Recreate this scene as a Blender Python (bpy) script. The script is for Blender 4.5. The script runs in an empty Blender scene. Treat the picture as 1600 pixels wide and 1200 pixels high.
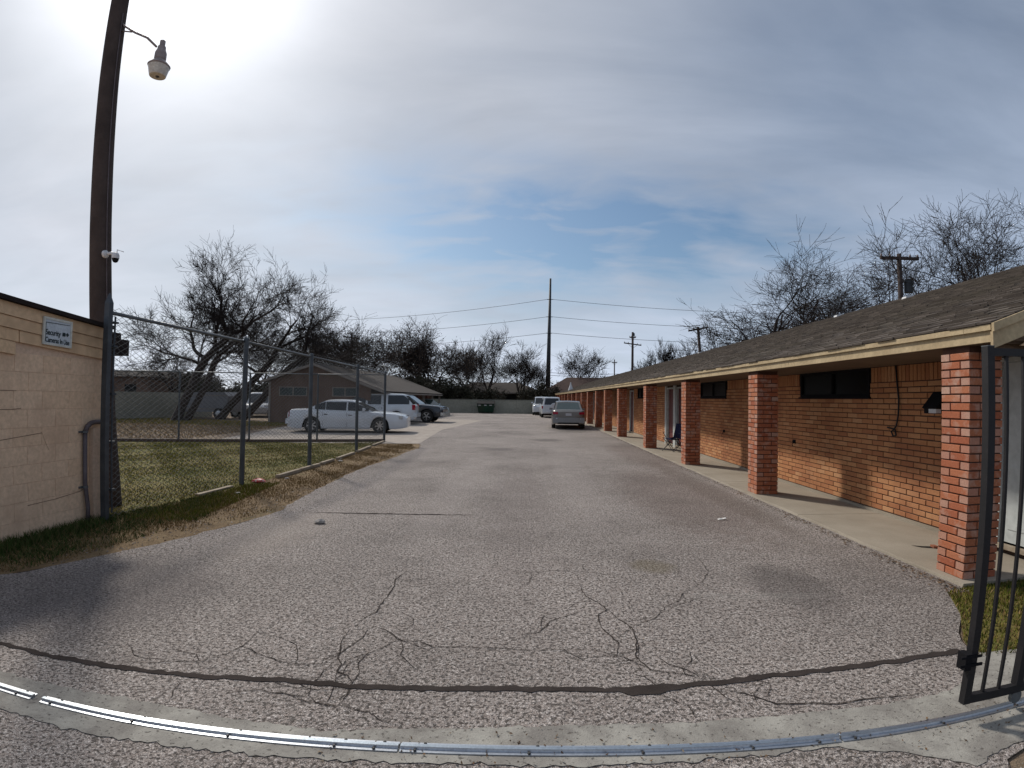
import bpy, math, random
import numpy as np
from mathutils import Matrix, Vector

random.seed(7)
rng = np.random.default_rng(11)
SC = bpy.context.scene
COL = SC.collection

# ------------------------------------------------------------------ camera (phone wide lens with its barrel distortion)
cd = bpy.data.cameras.new('camera')
cam = bpy.data.objects.new('camera', cd)
COL.objects.link(cam)
SC.camera = cam
cd.type = 'PANO'
cd.panorama_type = 'FISHEYE_LENS_POLYNOMIAL'
cd.sensor_fit = 'HORIZONTAL'
cd.sensor_width = 16
cd.sensor_height = 12
cd.fisheye_fov = math.radians(170)
cd.fisheye_polynomial_k0 = 0
cd.fisheye_polynomial_k1 = -0.12191
cd.fisheye_polynomial_k2 = 0
cd.fisheye_polynomial_k3 = 0.0006198
cd.fisheye_polynomial_k4 = -0.00004144
cd.clip_start = 0.02
cd.clip_end = 3000
PITCH, ROLL, YAW, EYE = 0.0269, -0.0126, -0.0272, 1.62
_r1 = Matrix(((math.cos(ROLL), 0, math.sin(ROLL)), (0, 1, 0), (-math.sin(ROLL), 0, math.cos(ROLL))))
_r2 = Matrix(((1, 0, 0), (0, math.cos(PITCH), -math.sin(PITCH)), (0, math.sin(PITCH), math.cos(PITCH))))
_r3 = Matrix(((math.cos(YAW), math.sin(YAW), 0), (-math.sin(YAW), math.cos(YAW), 0), (0, 0, 1)))
_R = _r3 @ _r2 @ _r1
cam.matrix_world = Matrix(((_R[0][0], _R[0][2], -_R[0][1], 0), (_R[1][0], _R[1][2], -_R[1][1], 0),
                           (_R[2][0], _R[2][2], -_R[2][1], EYE), (0, 0, 0, 1)))

# ------------------------------------------------------------------ sky, sun, exposure
SUN = Vector((-0.50, 0.60, 0.64)).normalized()
SUN_EL = math.asin(SUN.z)
SUN_AZ = math.atan2(SUN.x, SUN.y)
W = bpy.data.worlds.new("World")
SC.world = W
W.use_nodes = True
nt = W.node_tree
nt.nodes.clear()


def N(t, kind, **kw):
    n = t.nodes.new(kind)
    for k, v in kw.items():
        if k.startswith('i_'):
            n.inputs[k[2:].replace('_', ' ')].default_value = v
        else:
            setattr(n, k, v)
    return n


def mth(t, op, a, b=None, c=None, clamp=False):
    n = t.nodes.new('ShaderNodeMath')
    n.operation = op
    n.use_clamp = clamp
    for i, v in enumerate((a, b, c)):
        if v is None:
            continue
        if isinstance(v, (int, float)):
            n.inputs[i].default_value = v
        else:
            t.links.new(v, n.inputs[i])
    return n.outputs[0]


def mixc(t, fac, a, b, mode='MIX'):
    n = t.nodes.new('ShaderNodeMix')
    n.data_type = 'RGBA'
    n.blend_type = mode
    for i, v in ((0, fac), (6, a), (7, b)):
        if isinstance(v, (int, float)):
            n.inputs[i].default_value = v
        elif isinstance(v, (tuple, list)):
            n.inputs[i].default_value = (*v[:3], 1)
        else:
            t.links.new(v, n.inputs[i])
    return n.outputs[2]


def ramp(t, fac, stops, interp='LINEAR'):
    n = t.nodes.new('ShaderNodeValToRGB')
    n.color_ramp.interpolation = interp
    e = n.color_ramp.elements
    while len(e) > 1:
        e.remove(e[-1])
    for i, (p, c) in enumerate(stops):
        q = e[0] if i == 0 else e.new(p)
        q.position = p
        q.color = (*c, 1) if isinstance(c, (tuple, list)) else (c, c, c, 1)
    t.links.new(fac, n.inputs[0])
    return n.outputs[0]


def noise(t, vec, scale, detail=4, rough=.55, dist=0.0):
    n = t.nodes.new('ShaderNodeTexNoise')
    n.inputs['Scale'].default_value = scale
    n.inputs['Detail'].default_value = detail
    n.inputs['Roughness'].default_value = rough
    n.inputs['Distortion'].default_value = dist
    t.links.new(vec, n.inputs['Vector'])
    return n.outputs['Fac']


def dotc(t, vec, c):
    n = t.nodes.new('ShaderNodeVectorMath')
    n.operation = 'DOT_PRODUCT'
    t.links.new(vec, n.inputs[0])
    n.inputs[1].default_value = c
    return n.outputs['Value']


tc = N(nt, 'ShaderNodeTexCoord')
D = tc.outputs['Generated']
sky = N(nt, 'ShaderNodeTexSky', sky_type='NISHITA', sun_disc=False, sun_elevation=SUN_EL, sun_rotation=SUN_AZ,
        air_density=1.0, dust_density=1.2, ozone_density=1.0)
blue = N(nt, 'ShaderNodeVectorMath', operation='SCALE')
blue.inputs['Scale'].default_value = 0.66
skyt = mixc(nt, 1.0, sky.outputs[0], (.74, .86, .92), 'MULTIPLY')
nt.links.new(skyt, blue.inputs[0])
sep = N(nt, 'ShaderNodeSeparateXYZ')
nt.links.new(D, sep.inputs[0])
zz = mth(nt, 'MAXIMUM', sep.outputs[2], 0.0)
den = mth(nt, 'ADD', zz, 0.22)
px = mth(nt, 'DIVIDE', sep.outputs[0], den)
py = mth(nt, 'DIVIDE', sep.outputs[1], den)
cmb = N(nt, 'ShaderNodeCombineXYZ')
nt.links.new(px, cmb.inputs[0])
nt.links.new(mth(nt, 'MULTIPLY', py, 2.0), cmb.inputs[1])
P = cmb.outputs[0]
n1 = noise(nt, P, 1.1, 6, .55, .6)
n2 = noise(nt, P, 3.4, 5, .5, .4)
# thin stretch in the veil a little right of the lane's axis, low over the roofs
az = mth(nt, 'ARCTAN2', sep.outputs[0], sep.outputs[1])
el = mth(nt, 'ARCSINE', sep.outputs[2])
tilt = mth(nt, 'MULTIPLY', mth(nt, 'SUBTRACT', az, .02), 0.05)
da = mth(nt, 'DIVIDE', mth(nt, 'SUBTRACT', az, .06), .40)
de = mth(nt, 'DIVIDE', mth(nt, 'ADD', mth(nt, 'SUBTRACT', el, .31), tilt), .095)
g = mth(nt, 'ADD', mth(nt, 'MULTIPLY', da, da), mth(nt, 'MULTIPLY', de, de))
gap = mth(nt, 'EXPONENT', mth(nt, 'MULTIPLY', g, -0.8))
gapn = mth(nt, 'MULTIPLY', gap, mth(nt, 'MULTIPLY_ADD', n2, 3.1, -0.48), clamp=True)
da2 = mth(nt, 'DIVIDE', mth(nt, 'SUBTRACT', az, .62), .34)
de2 = mth(nt, 'DIVIDE', mth(nt, 'SUBTRACT', el, .60), .36)
g2 = mth(nt, 'ADD', mth(nt, 'MULTIPLY', da2, da2), mth(nt, 'MULTIPLY', de2, de2))
gap2 = mth(nt, 'MULTIPLY', mth(nt, 'EXPONENT', mth(nt, 'MULTIPLY', g2, -0.8)), 0.34)
cover = mth(nt, 'SUBTRACT', mth(nt, 'MULTIPLY_ADD', n1, .55, .62, clamp=True), mth(nt, 'MAXIMUM', gapn, gap2), clamp=True)
sd = dotc(nt, D, tuple(SUN))
ang = mth(nt, 'ARCCOSINE', mth(nt, 'MINIMUM', sd, 1.0))
glow1 = mth(nt, 'EXPONENT', mth(nt, 'MULTIPLY', ang, -1.9))
glow2 = mth(nt, 'EXPONENT', mth(nt, 'MULTIPLY', mth(nt, 'MULTIPLY', ang, ang), -30.0))
hor = mth(nt, 'EXPONENT', mth(nt, 'MULTIPLY', zz, -5.0))
base = mth(nt, 'MULTIPLY_ADD', n1, .20, .13)
base = mth(nt, 'ADD', base, mth(nt, 'MULTIPLY', hor, .27))
base = mth(nt, 'ADD', base, mth(nt, 'MULTIPLY', mth(nt, 'SUBTRACT', n2, .5), .08))
base = mth(nt, 'ADD', base, mth(nt, 'MULTIPLY', glow1, .355))
base = mth(nt, 'ADD', base, mth(nt, 'MULTIPLY', glow2, .62))
tint = mixc(nt, mth(nt, 'MULTIPLY', ang, .75, clamp=True), (1.0, 1.0, 1.03), (.82, .965, 1.23))
cc = N(nt, 'ShaderNodeVectorMath', operation='SCALE')
nt.links.new(tint, cc.inputs[0])
nt.links.new(base, cc.inputs['Scale'])
c10 = N(nt, 'ShaderNodeVectorMath', operation='SCALE')
c10.inputs['Scale'].default_value = 10.0
nt.links.new(cc.outputs[0], c10.inputs[0])
final = mixc(nt, cover, blue.outputs[0], c10.outputs[0])
bg = N(nt, 'ShaderNodeBackground')
bg.inputs['Strength'].default_value = 0.10
nt.links.new(final, bg.inputs[0])
wo = N(nt, 'ShaderNodeOutputWorld')
nt.links.new(bg.outputs[0], wo.inputs[0])
W.cycles.sampling_method = 'MANUAL'
W.cycles.sample_map_resolution = 1024

sl = bpy.data.lights.new('sun', 'SUN')
sl.energy = 2.2
sl.angle = math.radians(4.5)
sl.color = (1.0, .93, .84)
so = bpy.data.objects.new('sun', sl)
COL.objects.link(so)
so.rotation_euler = (-SUN).to_track_quat('-Z', 'Y').to_euler()
so.location = (-30, 36, 38)
SC.view_settings.view_transform = 'Standard'
SC.view_settings.look = 'None'
SC.view_settings.exposure = 0.54
SC.view_settings.gamma = 1
SC.view_settings.use_curve_mapping = False

# ------------------------------------------------------------------ materials
MATS = {}


def new_mat(name):
    m = bpy.data.materials.new(name)
    m.use_nodes = True
    t = m.node_tree
    b = t.nodes['Principled BSDF']
    MATS[name] = m
    return m, t, b


def objco(t):
    return N(t, 'ShaderNodeTexCoord').outputs['Object']


def worldco(t):
    return N(t, 'ShaderNodeNewGeometry').outputs['Position']


def bump(t, b, h, strength, dist):
    n = t.nodes.new('ShaderNodeBump')
    n.inputs['Strength'].default_value = strength
    n.inputs['Distance'].default_value = dist
    t.links.new(h, n.inputs['Height'])
    t.links.new(n.outputs[0], b.inputs['Normal'])


def mat(name, c1, c2=None, scale=3.0, rough=.8, metal=0.0, fine=40.0, fb=.3, fd=.004, spec=.3, coat=0.0, lo=.35, hi=.68):
    """two-tone weathered surface with a fine relief"""
    m, t, b = new_mat(name)
    c2 = c2 or tuple(x * .75 for x in c1)
    p = worldco(t)
    f = ramp(t, noise(t, p, scale, 6, .6), [(lo, 0.0), (hi, 1.0)])
    f2 = noise(t, p, fine, 3, .6)
    col = mixc(t, f, c1, c2)
    col = mixc(t, .35, col, ramp(t, f2, [(.3, .55), (.7, 1.25)]), 'MULTIPLY')
    t.links.new(col, b.inputs['Base Color'])
    b.inputs['Roughness'].default_value = rough
    b.inputs['Metallic'].default_value = metal
    b.inputs['Specular IOR Level'].default_value = spec
    b.inputs['Coat Weight'].default_value = coat
    b.inputs['Coat Roughness'].default_value = .08
    bump(t, b, f2, fb, fd)
    return m


def rnd_mat(name, stops, rough=.9, fine=60.0, fb=.5, fd=.004, stain=None, stain_scale=2.0, spec=.2):
    """pieces that differ one by one: tone from the object or from the face attribute 'rnd'"""
    m, t, b = new_mat(name)
    p = worldco(t)
    oi = N(t, 'ShaderNodeObjectInfo').outputs['Random']
    at = N(t, 'ShaderNodeAttribute', attribute_name='rnd').outputs['Fac']
    r = mth(t, 'FRACT', mth(t, 'ADD', mth(t, 'MULTIPLY', oi, 7.31), at))
    col = ramp(t, r, stops)
    f2 = noise(t, p, fine, 4, .6)
    col = mixc(t, .45, col, ramp(t, f2, [(.3, .6), (.7, 1.2)]), 'MULTIPLY')
    if stain:
        s = ramp(t, noise(t, p, stain_scale, 6, .62), [(.50, 0.0), (.72, .8)])
        col = mixc(t, s, col, stain)
    t.links.new(col, b.inputs['Base Color'])
    b.inputs['Roughness'].default_value = rough
    b.inputs['Specular IOR Level'].default_value = spec
    bump(t, b, f2, fb, fd)
    return m


mat('fascia paint', (.52, .41, .245), (.41, .31, .18), 2.5, .6, fine=25, fb=.2)
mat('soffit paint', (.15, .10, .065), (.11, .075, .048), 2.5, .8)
mat('trim tan', (.42, .33, .24), (.34, .26, .19), 2.0, .75)
mat('mortar', (.085, .052, .034), (.06, .036, .024), 4.0, .95, fine=90, fb=.7)
mat('pillar mortar', (.11, .055, .038), (.07, .036, .026), 4.0, .95, fine=90, fb=.7)
rnd_mat('wall brick', [(0, (.42, .188, .085)), (.25, (.48, .235, .108)), (.5, (.36, .15, .07)), (.75, (.45, .208, .093)), (1, (.51, .27, .135))],
        stain=(.25, .095, .048), stain_scale=.8)
rnd_mat('pillar brick', [(0, (.38, .125, .062)), (.3, (.43, .155, .078)), (.6, (.34, .105, .055)), (.85, (.41, .145, .072)), (1, (.46, .19, .105))],
        stain=(.50, .36, .29), stain_scale=7.0)
rnd_mat('pillar header brick', [(0, (.43, .20, .13)), (.4, (.47, .28, .21)), (.8, (.40, .19, .13)), (1, (.52, .35, .27))], stain=(.42, .18, .12), stain_scale=5.0)
rnd_mat('shingle', [(0, (.10, .083, .070)), (.25, (.14, .118, .10)), (.5, (.075, .062, .053)), (.75, (.118, .098, .083)), (1, (.17, .143, .12))],
        rough=.95, fine=160, fb=.8, stain=(.085, .073, .055), stain_scale=.5)
mat('roof deck', (.06, .048, .04), (.045, .036, .03), 3, .95)
mat('far roof', (.050, .041, .036), (.038, .031, .028), 1.2, .95, fine=14, fb=.8, fd=.02)
mat('far roof red', (.075, .045, .035), (.058, .036, .03), 1.2, .95, fine=14, fb=.8, fd=.02)
mat('concrete walk', (.34, .30, .24), (.26, .225, .175), 1.1, .9, fine=70, fb=.35)
mat('block paint', (.66, .48, .345), (.60, .43, .305), 1.6, .85, fine=28, fb=.45, fd=.006)
rnd_mat('block painted', [(0, (.72, .52, .355)), (.5, (.74, .54, .37)), (1, (.70, .50, .335))], rough=.85, fine=22, fb=.5, fd=.006,
        stain=(.54, .37, .25), stain_scale=1.6)
rnd_mat('plank paint', [(0, (.66, .45, .27)), (.5, (.70, .49, .30)), (1, (.62, .42, .25))], rough=.75, fine=20, fb=.3, stain=(.33, .22, .13), stain_scale=2.5)
mat('dark wood', (.035, .027, .025), (.024, .019, .018), 5, .95, spec=.1)
mat('old paint line', (.25, .17, .12), None, 5, .9)
mat('pole wood', (.070, .052, .045), (.045, .033, .029), 3, .95, fine=24, fb=.8, fd=.01)
mat('galvanized', (.16, .17, .175), (.10, .11, .12), 6, .5, .5, fine=60, fb=.12)
mat('galvanized post', (.095, .108, .118), (.065, .072, .082), 5, .5, .6, fine=40, fb=.15)
mat('galvanized bright', (.52, .55, .59), (.42, .45, .49), 6, .34, .9, fine=80, fb=.08)
mat('galvanized dull', (.38, .43, .48), (.30, .35, .40), 8, .38, .85, fine=80, fb=.1)
mat('wire', (.12, .125, .13), (.08, .085, .09), 3, .8, 0.0, spec=.1)
mat('bolt', (.09, .09, .09), (.05, .045, .04), 20, .6, .5)
mat('black iron', (.012, .012, .014), (.020, .018, .019), 8, .55, 0.0, fine=60, fb=.15)
mat('black plastic', (.012, .012, .014), None, 8, .8, spec=.1)
mat('white plastic', (.62, .63, .64), (.5, .5, .5), 8, .5)
mat('door white', (.50, .53, .52), (.43, .46, .45), 2.5, .5, fine=12, fb=.1)
mat('door red', (.13, .03, .028), (.09, .022, .02), 2.5, .5)
mat('window dark', (.004, .005, .005), None, 2, .3, spec=.12)
mat('house wall', (.15, .10, .075), (.11, .072, .055), 1.6, .95, fine=9, fb=.5, fd=.01)
mat('house trim', (.25, .22, .19), (.19, .165, .14), 2, .8)
mat('window green', (.035, .055, .05), (.02, .03, .03), 2, .25)
mat('fence wall', (.32, .31, .255), (.26, .255, .205), .7, .9, fine=5, fb=.4, fd=.01)
mat('fence wall cap', (.20, .20, .17), None, .7, .9)
mat('dumpster green', (.012, .055, .032), (.02, .035, .02), 2, .55)
mat('bark', (.045, .034, .030), (.028, .021, .018), 6, .95, fine=40, fb=.6, fd=.01)
mat('twig', (.032, .024, .021), (.022, .017, .015), 6, .95)
mat('dead leaf', (.085, .055, .038), (.055, .038, .025), 2, .9, fb=.1)
mat('dark leaf', (.035, .038, .022), (.05, .038, .026), 1.5, .9, fb=.1)
mat('steel mast', (.055, .062, .066), (.04, .045, .05), 3, .6, .3)
mat('cable', (.02, .02, .022), None, 3, .7)
mat('tyre', (.018, .018, .018), (.03, .028, .026), 8, .85)
mat('chrome', (.55, .56, .58), (.45, .46, .48), 8, .18, .95)
mat('rim metal', (.42, .43, .44), (.32, .33, .34), 8, .3, .8)
mat('car glass', (.006, .008, .010), (.010, .013, .016), 1, .05, spec=.6, fb=0)
mat('car glass green', (.035, .06, .06), (.025, .045, .045), 1, .08, spec=.6, fb=0)
mat('underbody', (.012, .012, .012), None, 3, .9)
mat('headlight', (.55, .57, .58), (.4, .42, .43), 20, .12, .2)
mat('taillight', (.34, .012, .03), (.24, .008, .02), 20, .18)
mat('plate white', (.50, .49, .50), None, 20, .4)
mat('camp fabric', (.012, .015, .055), (.008, .01, .035), 9, .8)
mat('sign white', (.55, .60, .64), (.48, .53, .56), 6, .45)
mat('sign frame', (.62, .62, .56), (.5, .5, .44), 6, .5)
mat('sign ink', (.02, .035, .035), None, 8, .6)
mat('lamp metal', (.30, .25, .235), (.22, .18, .17), 10, .5, .3)
mat('lamp lens', (.62, .58, .50), (.5, .45, .38), 14, .25)
mat('pipe grey', (.14, .115, .12), (.10, .08, .085), 9, .6, .2)
mat('trailer grey', (.20, .205, .22), (.15, .155, .165), 1, .5)
mat('rock', (.40, .37, .34), (.28, .26, .24), 9, .9)
mat('paper white', (.72, .71, .68), None, 9, .8)
mat('trash red', (.50, .05, .05), (.62, .45, .42), 26, .6, lo=.5, hi=.55)
mat('timber', (.35, .30, .23), (.22, .17, .12), 5, .9, fine=30, fb=.5)
mat('timber dark', (.10, .065, .05), (.07, .05, .04), 5, .9, fine=30, fb=.5)
mat('brick rubble', (.34, .12, .06), (.2, .08, .05), 14, .9)
mat('dark gap', (.012, .010, .008), None, 5, 1.0)


def car_paint(name, c, rough=.32, metal=.2):
    m, t, b = new_mat(name)
    p = worldco(t)
    f = ramp(t, noise(t, p, 1.5, 5, .6), [(.4, 0.0), (.75, .5)])
    col = mixc(t, f, c, tuple(x * .78 for x in c))
    t.links.new(col, b.inputs['Base Color'])
    b.inputs['Roughness'].default_value = rough
    b.inputs['Metallic'].default_value = metal
    b.inputs['Coat Weight'].default_value = .5
    b.inputs['Coat Roughness'].default_value = .12
    return m


car_paint('paint white', (.56, .585, .61), .25, .0)
car_paint('paint silver', (.165, .158, .15), .32, .5)
car_paint('paint silver green', (.30, .36, .35), .32, .4)
car_paint('paint black', (.012, .016, .024), .25, .1)


def asphalt_mat():
    m, t, b = new_mat('chip seal asphalt')
    p = worldco(t)
    v = N(t, 'ShaderNodeTexVoronoi', feature='F1')
    v.inputs['Scale'].default_value = 76
    v.inputs['Randomness'].default_value = 1.0
    wob = noise(t, p, 40, 2, .5)
    vm = N(t, 'ShaderNodeVectorMath', operation='ADD')
    t.links.new(p, vm.inputs[0])
    sc = N(t, 'ShaderNodeVectorMath', operation='SCALE')
    cx = N(t, 'ShaderNodeCombineXYZ')
    t.links.new(wob, cx.inputs[0])
    t.links.new(noise(t, p, 33, 2, .5), cx.inputs[1])
    t.links.new(cx.outputs[0], sc.inputs[0])
    sc.inputs['Scale'].default_value = .03
    t.links.new(sc.outputs[0], vm.inputs[1])
    t.links.new(vm.outputs[0], v.inputs['Vector'])
    vs = N(t, 'ShaderNodeSeparateColor')
    t.links.new(v.outputs['Color'], vs.inputs[0])
    chip = ramp(t, vs.outputs[0], [(0, (.30, .252, .225)), (.35, (.37, .322, .292)), (.7, (.43, .382, .35)), (1, (.54, .49, .455))])
    ed = N(t, 'ShaderNodeTexVoronoi', feature='DISTANCE_TO_EDGE')
    ed.inputs['Scale'].default_value = 76
    t.links.new(vm.outputs[0], ed.inputs['Vector'])
    pit_n = noise(t, p, 48, 3, .6)
    gap = mth(t, 'MULTIPLY', ramp(t, ed.outputs['Distance'], [(.0, 1.0), (.16, .0)]), .38)
    pit = mth(t, 'MAXIMUM', ramp(t, pit_n, [(.54, 0.0), (.59, .94)]), ramp(t, noise(t, p, 23, 3, .6), [(.585, 0.0), (.64, .8)]))
    dark = mth(t, 'MAXIMUM', gap, pit)
    col = mixc(t, dark, chip, (.050, .042, .036))
    far = ramp(t, noise(t, p, .35, 5, .6), [(.32, .66), (.5, 1.0), (.70, 1.22)])
    col = mixc(t, .8, col, far, 'MULTIPLY')
    pat = ramp(t, noise(t, p, 2.2, 5, .65, .5), [(.52, 0.0), (.74, .6)])
    col = mixc(t, mth(t, 'MULTIPLY', pat, .6), col, (.125, .105, .095))
    pale = ramp(t, noise(t, p, 1.3, 6, .7, .3), [(.58, 0.0), (.80, .6)])
    col = mixc(t, mth(t, 'MULTIPLY', pale, .5), col, (.33, .30, .27))
    sx = N(t, 'ShaderNodeSeparateXYZ')
    t.links.new(p, sx.inputs[0])

    def blob(x, y, ax, ay, amt, colr, cin, jag=.5):
        u = mth(t, 'DIVIDE', mth(t, 'SUBTRACT', sx.outputs[0], x), ax)
        w = mth(t, 'DIVIDE', mth(t, 'SUBTRACT', sx.outputs[1], y), ay)
        d = mth(t, 'ADD', mth(t, 'MULTIPLY', u, u), mth(t, 'MULTIPLY', w, w))
        d = mth(t, 'ADD', d, mth(t, 'MULTIPLY', mth(t, 'SUBTRACT', pit_big, .5), jag * 2))
        f = mth(t, 'MULTIPLY', ramp(t, d, [(.25, 1.0), (1.0, 0.0)]), amt)
        return mixc(t, f, cin, colr)
    pit_big = noise(t, p, 5, 5, .65)
    # oil and tyre stains, dirt by the porch
    col = blob(2.35, 4.6, .42, .70, .45, (.07, .06, .057), col)
    col = blob(1.25, 5.15, .25, .25, .5, (.16, .13, .075), col)
    col = blob(1.95, 4.35, .75, .10, .22, (.36, .34, .31), col)
    col = blob(.85, 20.5, .7, .8, .6, (.10, .088, .08), col)
    col = blob(-.75, 16.6, .5, .55, .5, (.11, .095, .09), col)
    col = blob(-3.4, 3.9, 1.1, 1.2, .45, (.115, .10, .10), col)  # broad patch darker than the paving around it, near the left verge
    col = blob(3.3, 9.8, .35, 4.5, .45, (.15, .12, .10), col)
    col = blob(2.4, 28.0, 1.4, 3.2, .6, (.09, .08, .072), col)  # darker patch under and behind the silver sedan
    col = blob(2.6, 9.0, 1.1, 3.6, .40, (.15, .105, .088), col, .9)
    col = blob(3.3, 15.5, .8, 4.5, .40, (.15, .11, .095), col, .9)
    col = blob(-2.9, 6.2, .6, 1.3, .40, (.36, .31, .27), col, .8)
    col = blob(-1.2, 10.5, .45, 5.5, .22, (.42, .375, .35), col, .7)
    col = blob(1.0, 12.5, .45, 6.5, .20, (.42, .375, .35), col, .7)
    col = blob(-.1, 8.5, .55, 5.0, .22, (.16, .13, .12), col, .9)
    t.links.new(col, b.inputs['Base Color'])
    b.inputs['Roughness'].default_value = .88
    b.inputs['Specular IOR Level'].default_value = .25
    h = mth(t, 'SUBTRACT', mth(t, 'MULTIPLY', vs.outputs[1], .5), mth(t, 'MULTIPLY', dark, 1.3))
    bump(t, b, h, .9, .007)
    return m


asphalt_mat()


def conc_strip_mat(name, ca, cb, holes):
    m, t, b = new_mat(name)
    p = worldco(t)
    f = ramp(t, noise(t, p, 3.2, 6, .68, .4), [(.36, 0.0), (.62, 1.0)])
    col = mixc(t, f, ca, cb)
    pits = ramp(t, noise(t, p, 42, 3, .6), [(.60, 0.0), (.68, holes)])
    col = mixc(t, pits, col, (.08, .07, .06))
    gr = noise(t, p, 120, 3, .6)
    col = mixc(t, .4, col, ramp(t, gr, [(.3, .7), (.7, 1.15)]), 'MULTIPLY')
    t.links.new(col, b.inputs['Base Color'])
    b.inputs['Roughness'].default_value = .95
    b.inputs['Specular IOR Level'].default_value = .2 if 'concrete' in name else .02
    bump(t, b, mth(t, 'SUBTRACT', gr, pits), .6, .005)
    return m


conc_strip_mat('track concrete', (.37, .355, .315), (.215, .20, .18), .75)
conc_strip_mat('lot concrete', (.40, .355, .31), (.31, .27, .235), .2)
conc_strip_mat('tar', (.040, .033, .030), (.058, .048, .044), .3)
conc_strip_mat('crack', (.035, .029, .026), (.06, .05, .044), .3)


def ground_mat(name, cols, s1=.5, s2=7):
    m, t, b = new_mat(name)
    p = worldco(t)
    a = noise(t, p, s1, 6, .65)
    c = noise(t, p, s2, 6, .7)
    f = mth(t, 'ADD', mth(t, 'MULTIPLY', a, .55), mth(t, 'MULTIPLY', c, .45))
    n = len(cols)
    col = ramp(t, f, [(.36 + .28 * i / (n - 1), k) for i, k in enumerate(cols)])
    g = noise(t, p, 60, 4, .7)
    col = mixc(t, .6, col, ramp(t, g, [(.3, .5), (.7, 1.35)]), 'MULTIPLY')
    t.links.new(col, b.inputs['Base Color'])
    b.inputs['Roughness'].default_value = .95
    bump(t, b, mth(t, 'ADD', mth(t, 'MULTIPLY', c, 2.0), g), .9, .03)
    return m


ground_mat('dry dirt', [(.11, .078, .052), (.19, .135, .09), (.25, .185, .12), (.14, .105, .058)])
ground_mat('verge dirt', [(.12, .075, .034), (.21, .135, .062), (.28, .19, .095), (.13, .10, .032)], 1.2, 9)
ground_mat('lawn soil', [(.085, .095, .014), (.14, .13, .018), (.20, .155, .034), (.10, .11, .016)], .8, 6)
rnd_mat('grass green', [(0, (.07, .095, .010)), (.5, (.12, .13, .012)), (.8, (.19, .16, .022)), (1, (.20, .155, .045))], fine=10, fb=0)
rnd_mat('grass dark', [(0, (.03, .055, .012)), (.5, (.05, .078, .016)), (.8, (.09, .09, .03)), (1, (.17, .125, .06))], fine=10, fb=0)
rnd_mat('grass dry', [(0, (.16, .10, .042)), (.5, (.23, .15, .064)), (.8, (.31, .21, .10)), (1, (.12, .09, .028))], fine=10, fb=0)
rnd_mat('leaf litter', [(0, (.10, .055, .03)), (.5, (.16, .10, .055)), (.8, (.07, .045, .03)), (1, (.30, .24, .17))], fine=20, fb=.2)
rnd_mat('grit', [(0, (.30, .27, .24)), (.5, (.16, .13, .11)), (.8, (.09, .07, .06)), (1, (.42, .39, .35))], fine=40, fb=.4)

# ------------------------------------------------------------------ object helpers
ORG = {}


def tag(o, label=None, cat=None, group=None, kind=None):
    for k, v in (('label', label), ('category', cat), ('group', group), ('kind', kind)):
        if v:
            o[k] = v
    return o


def thing(name, label, cat, loc=(0, 0, 0), rz=0.0, group=None):
    o = bpy.data.objects.new(name, None)
    COL.objects.link(o)
    o.location = loc
    o.rotation_euler = (0, 0, rz)
    o.empty_display_size = .3
    ORG[o.name] = Vector(loc)
    return tag(o, label, cat, group)


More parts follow.
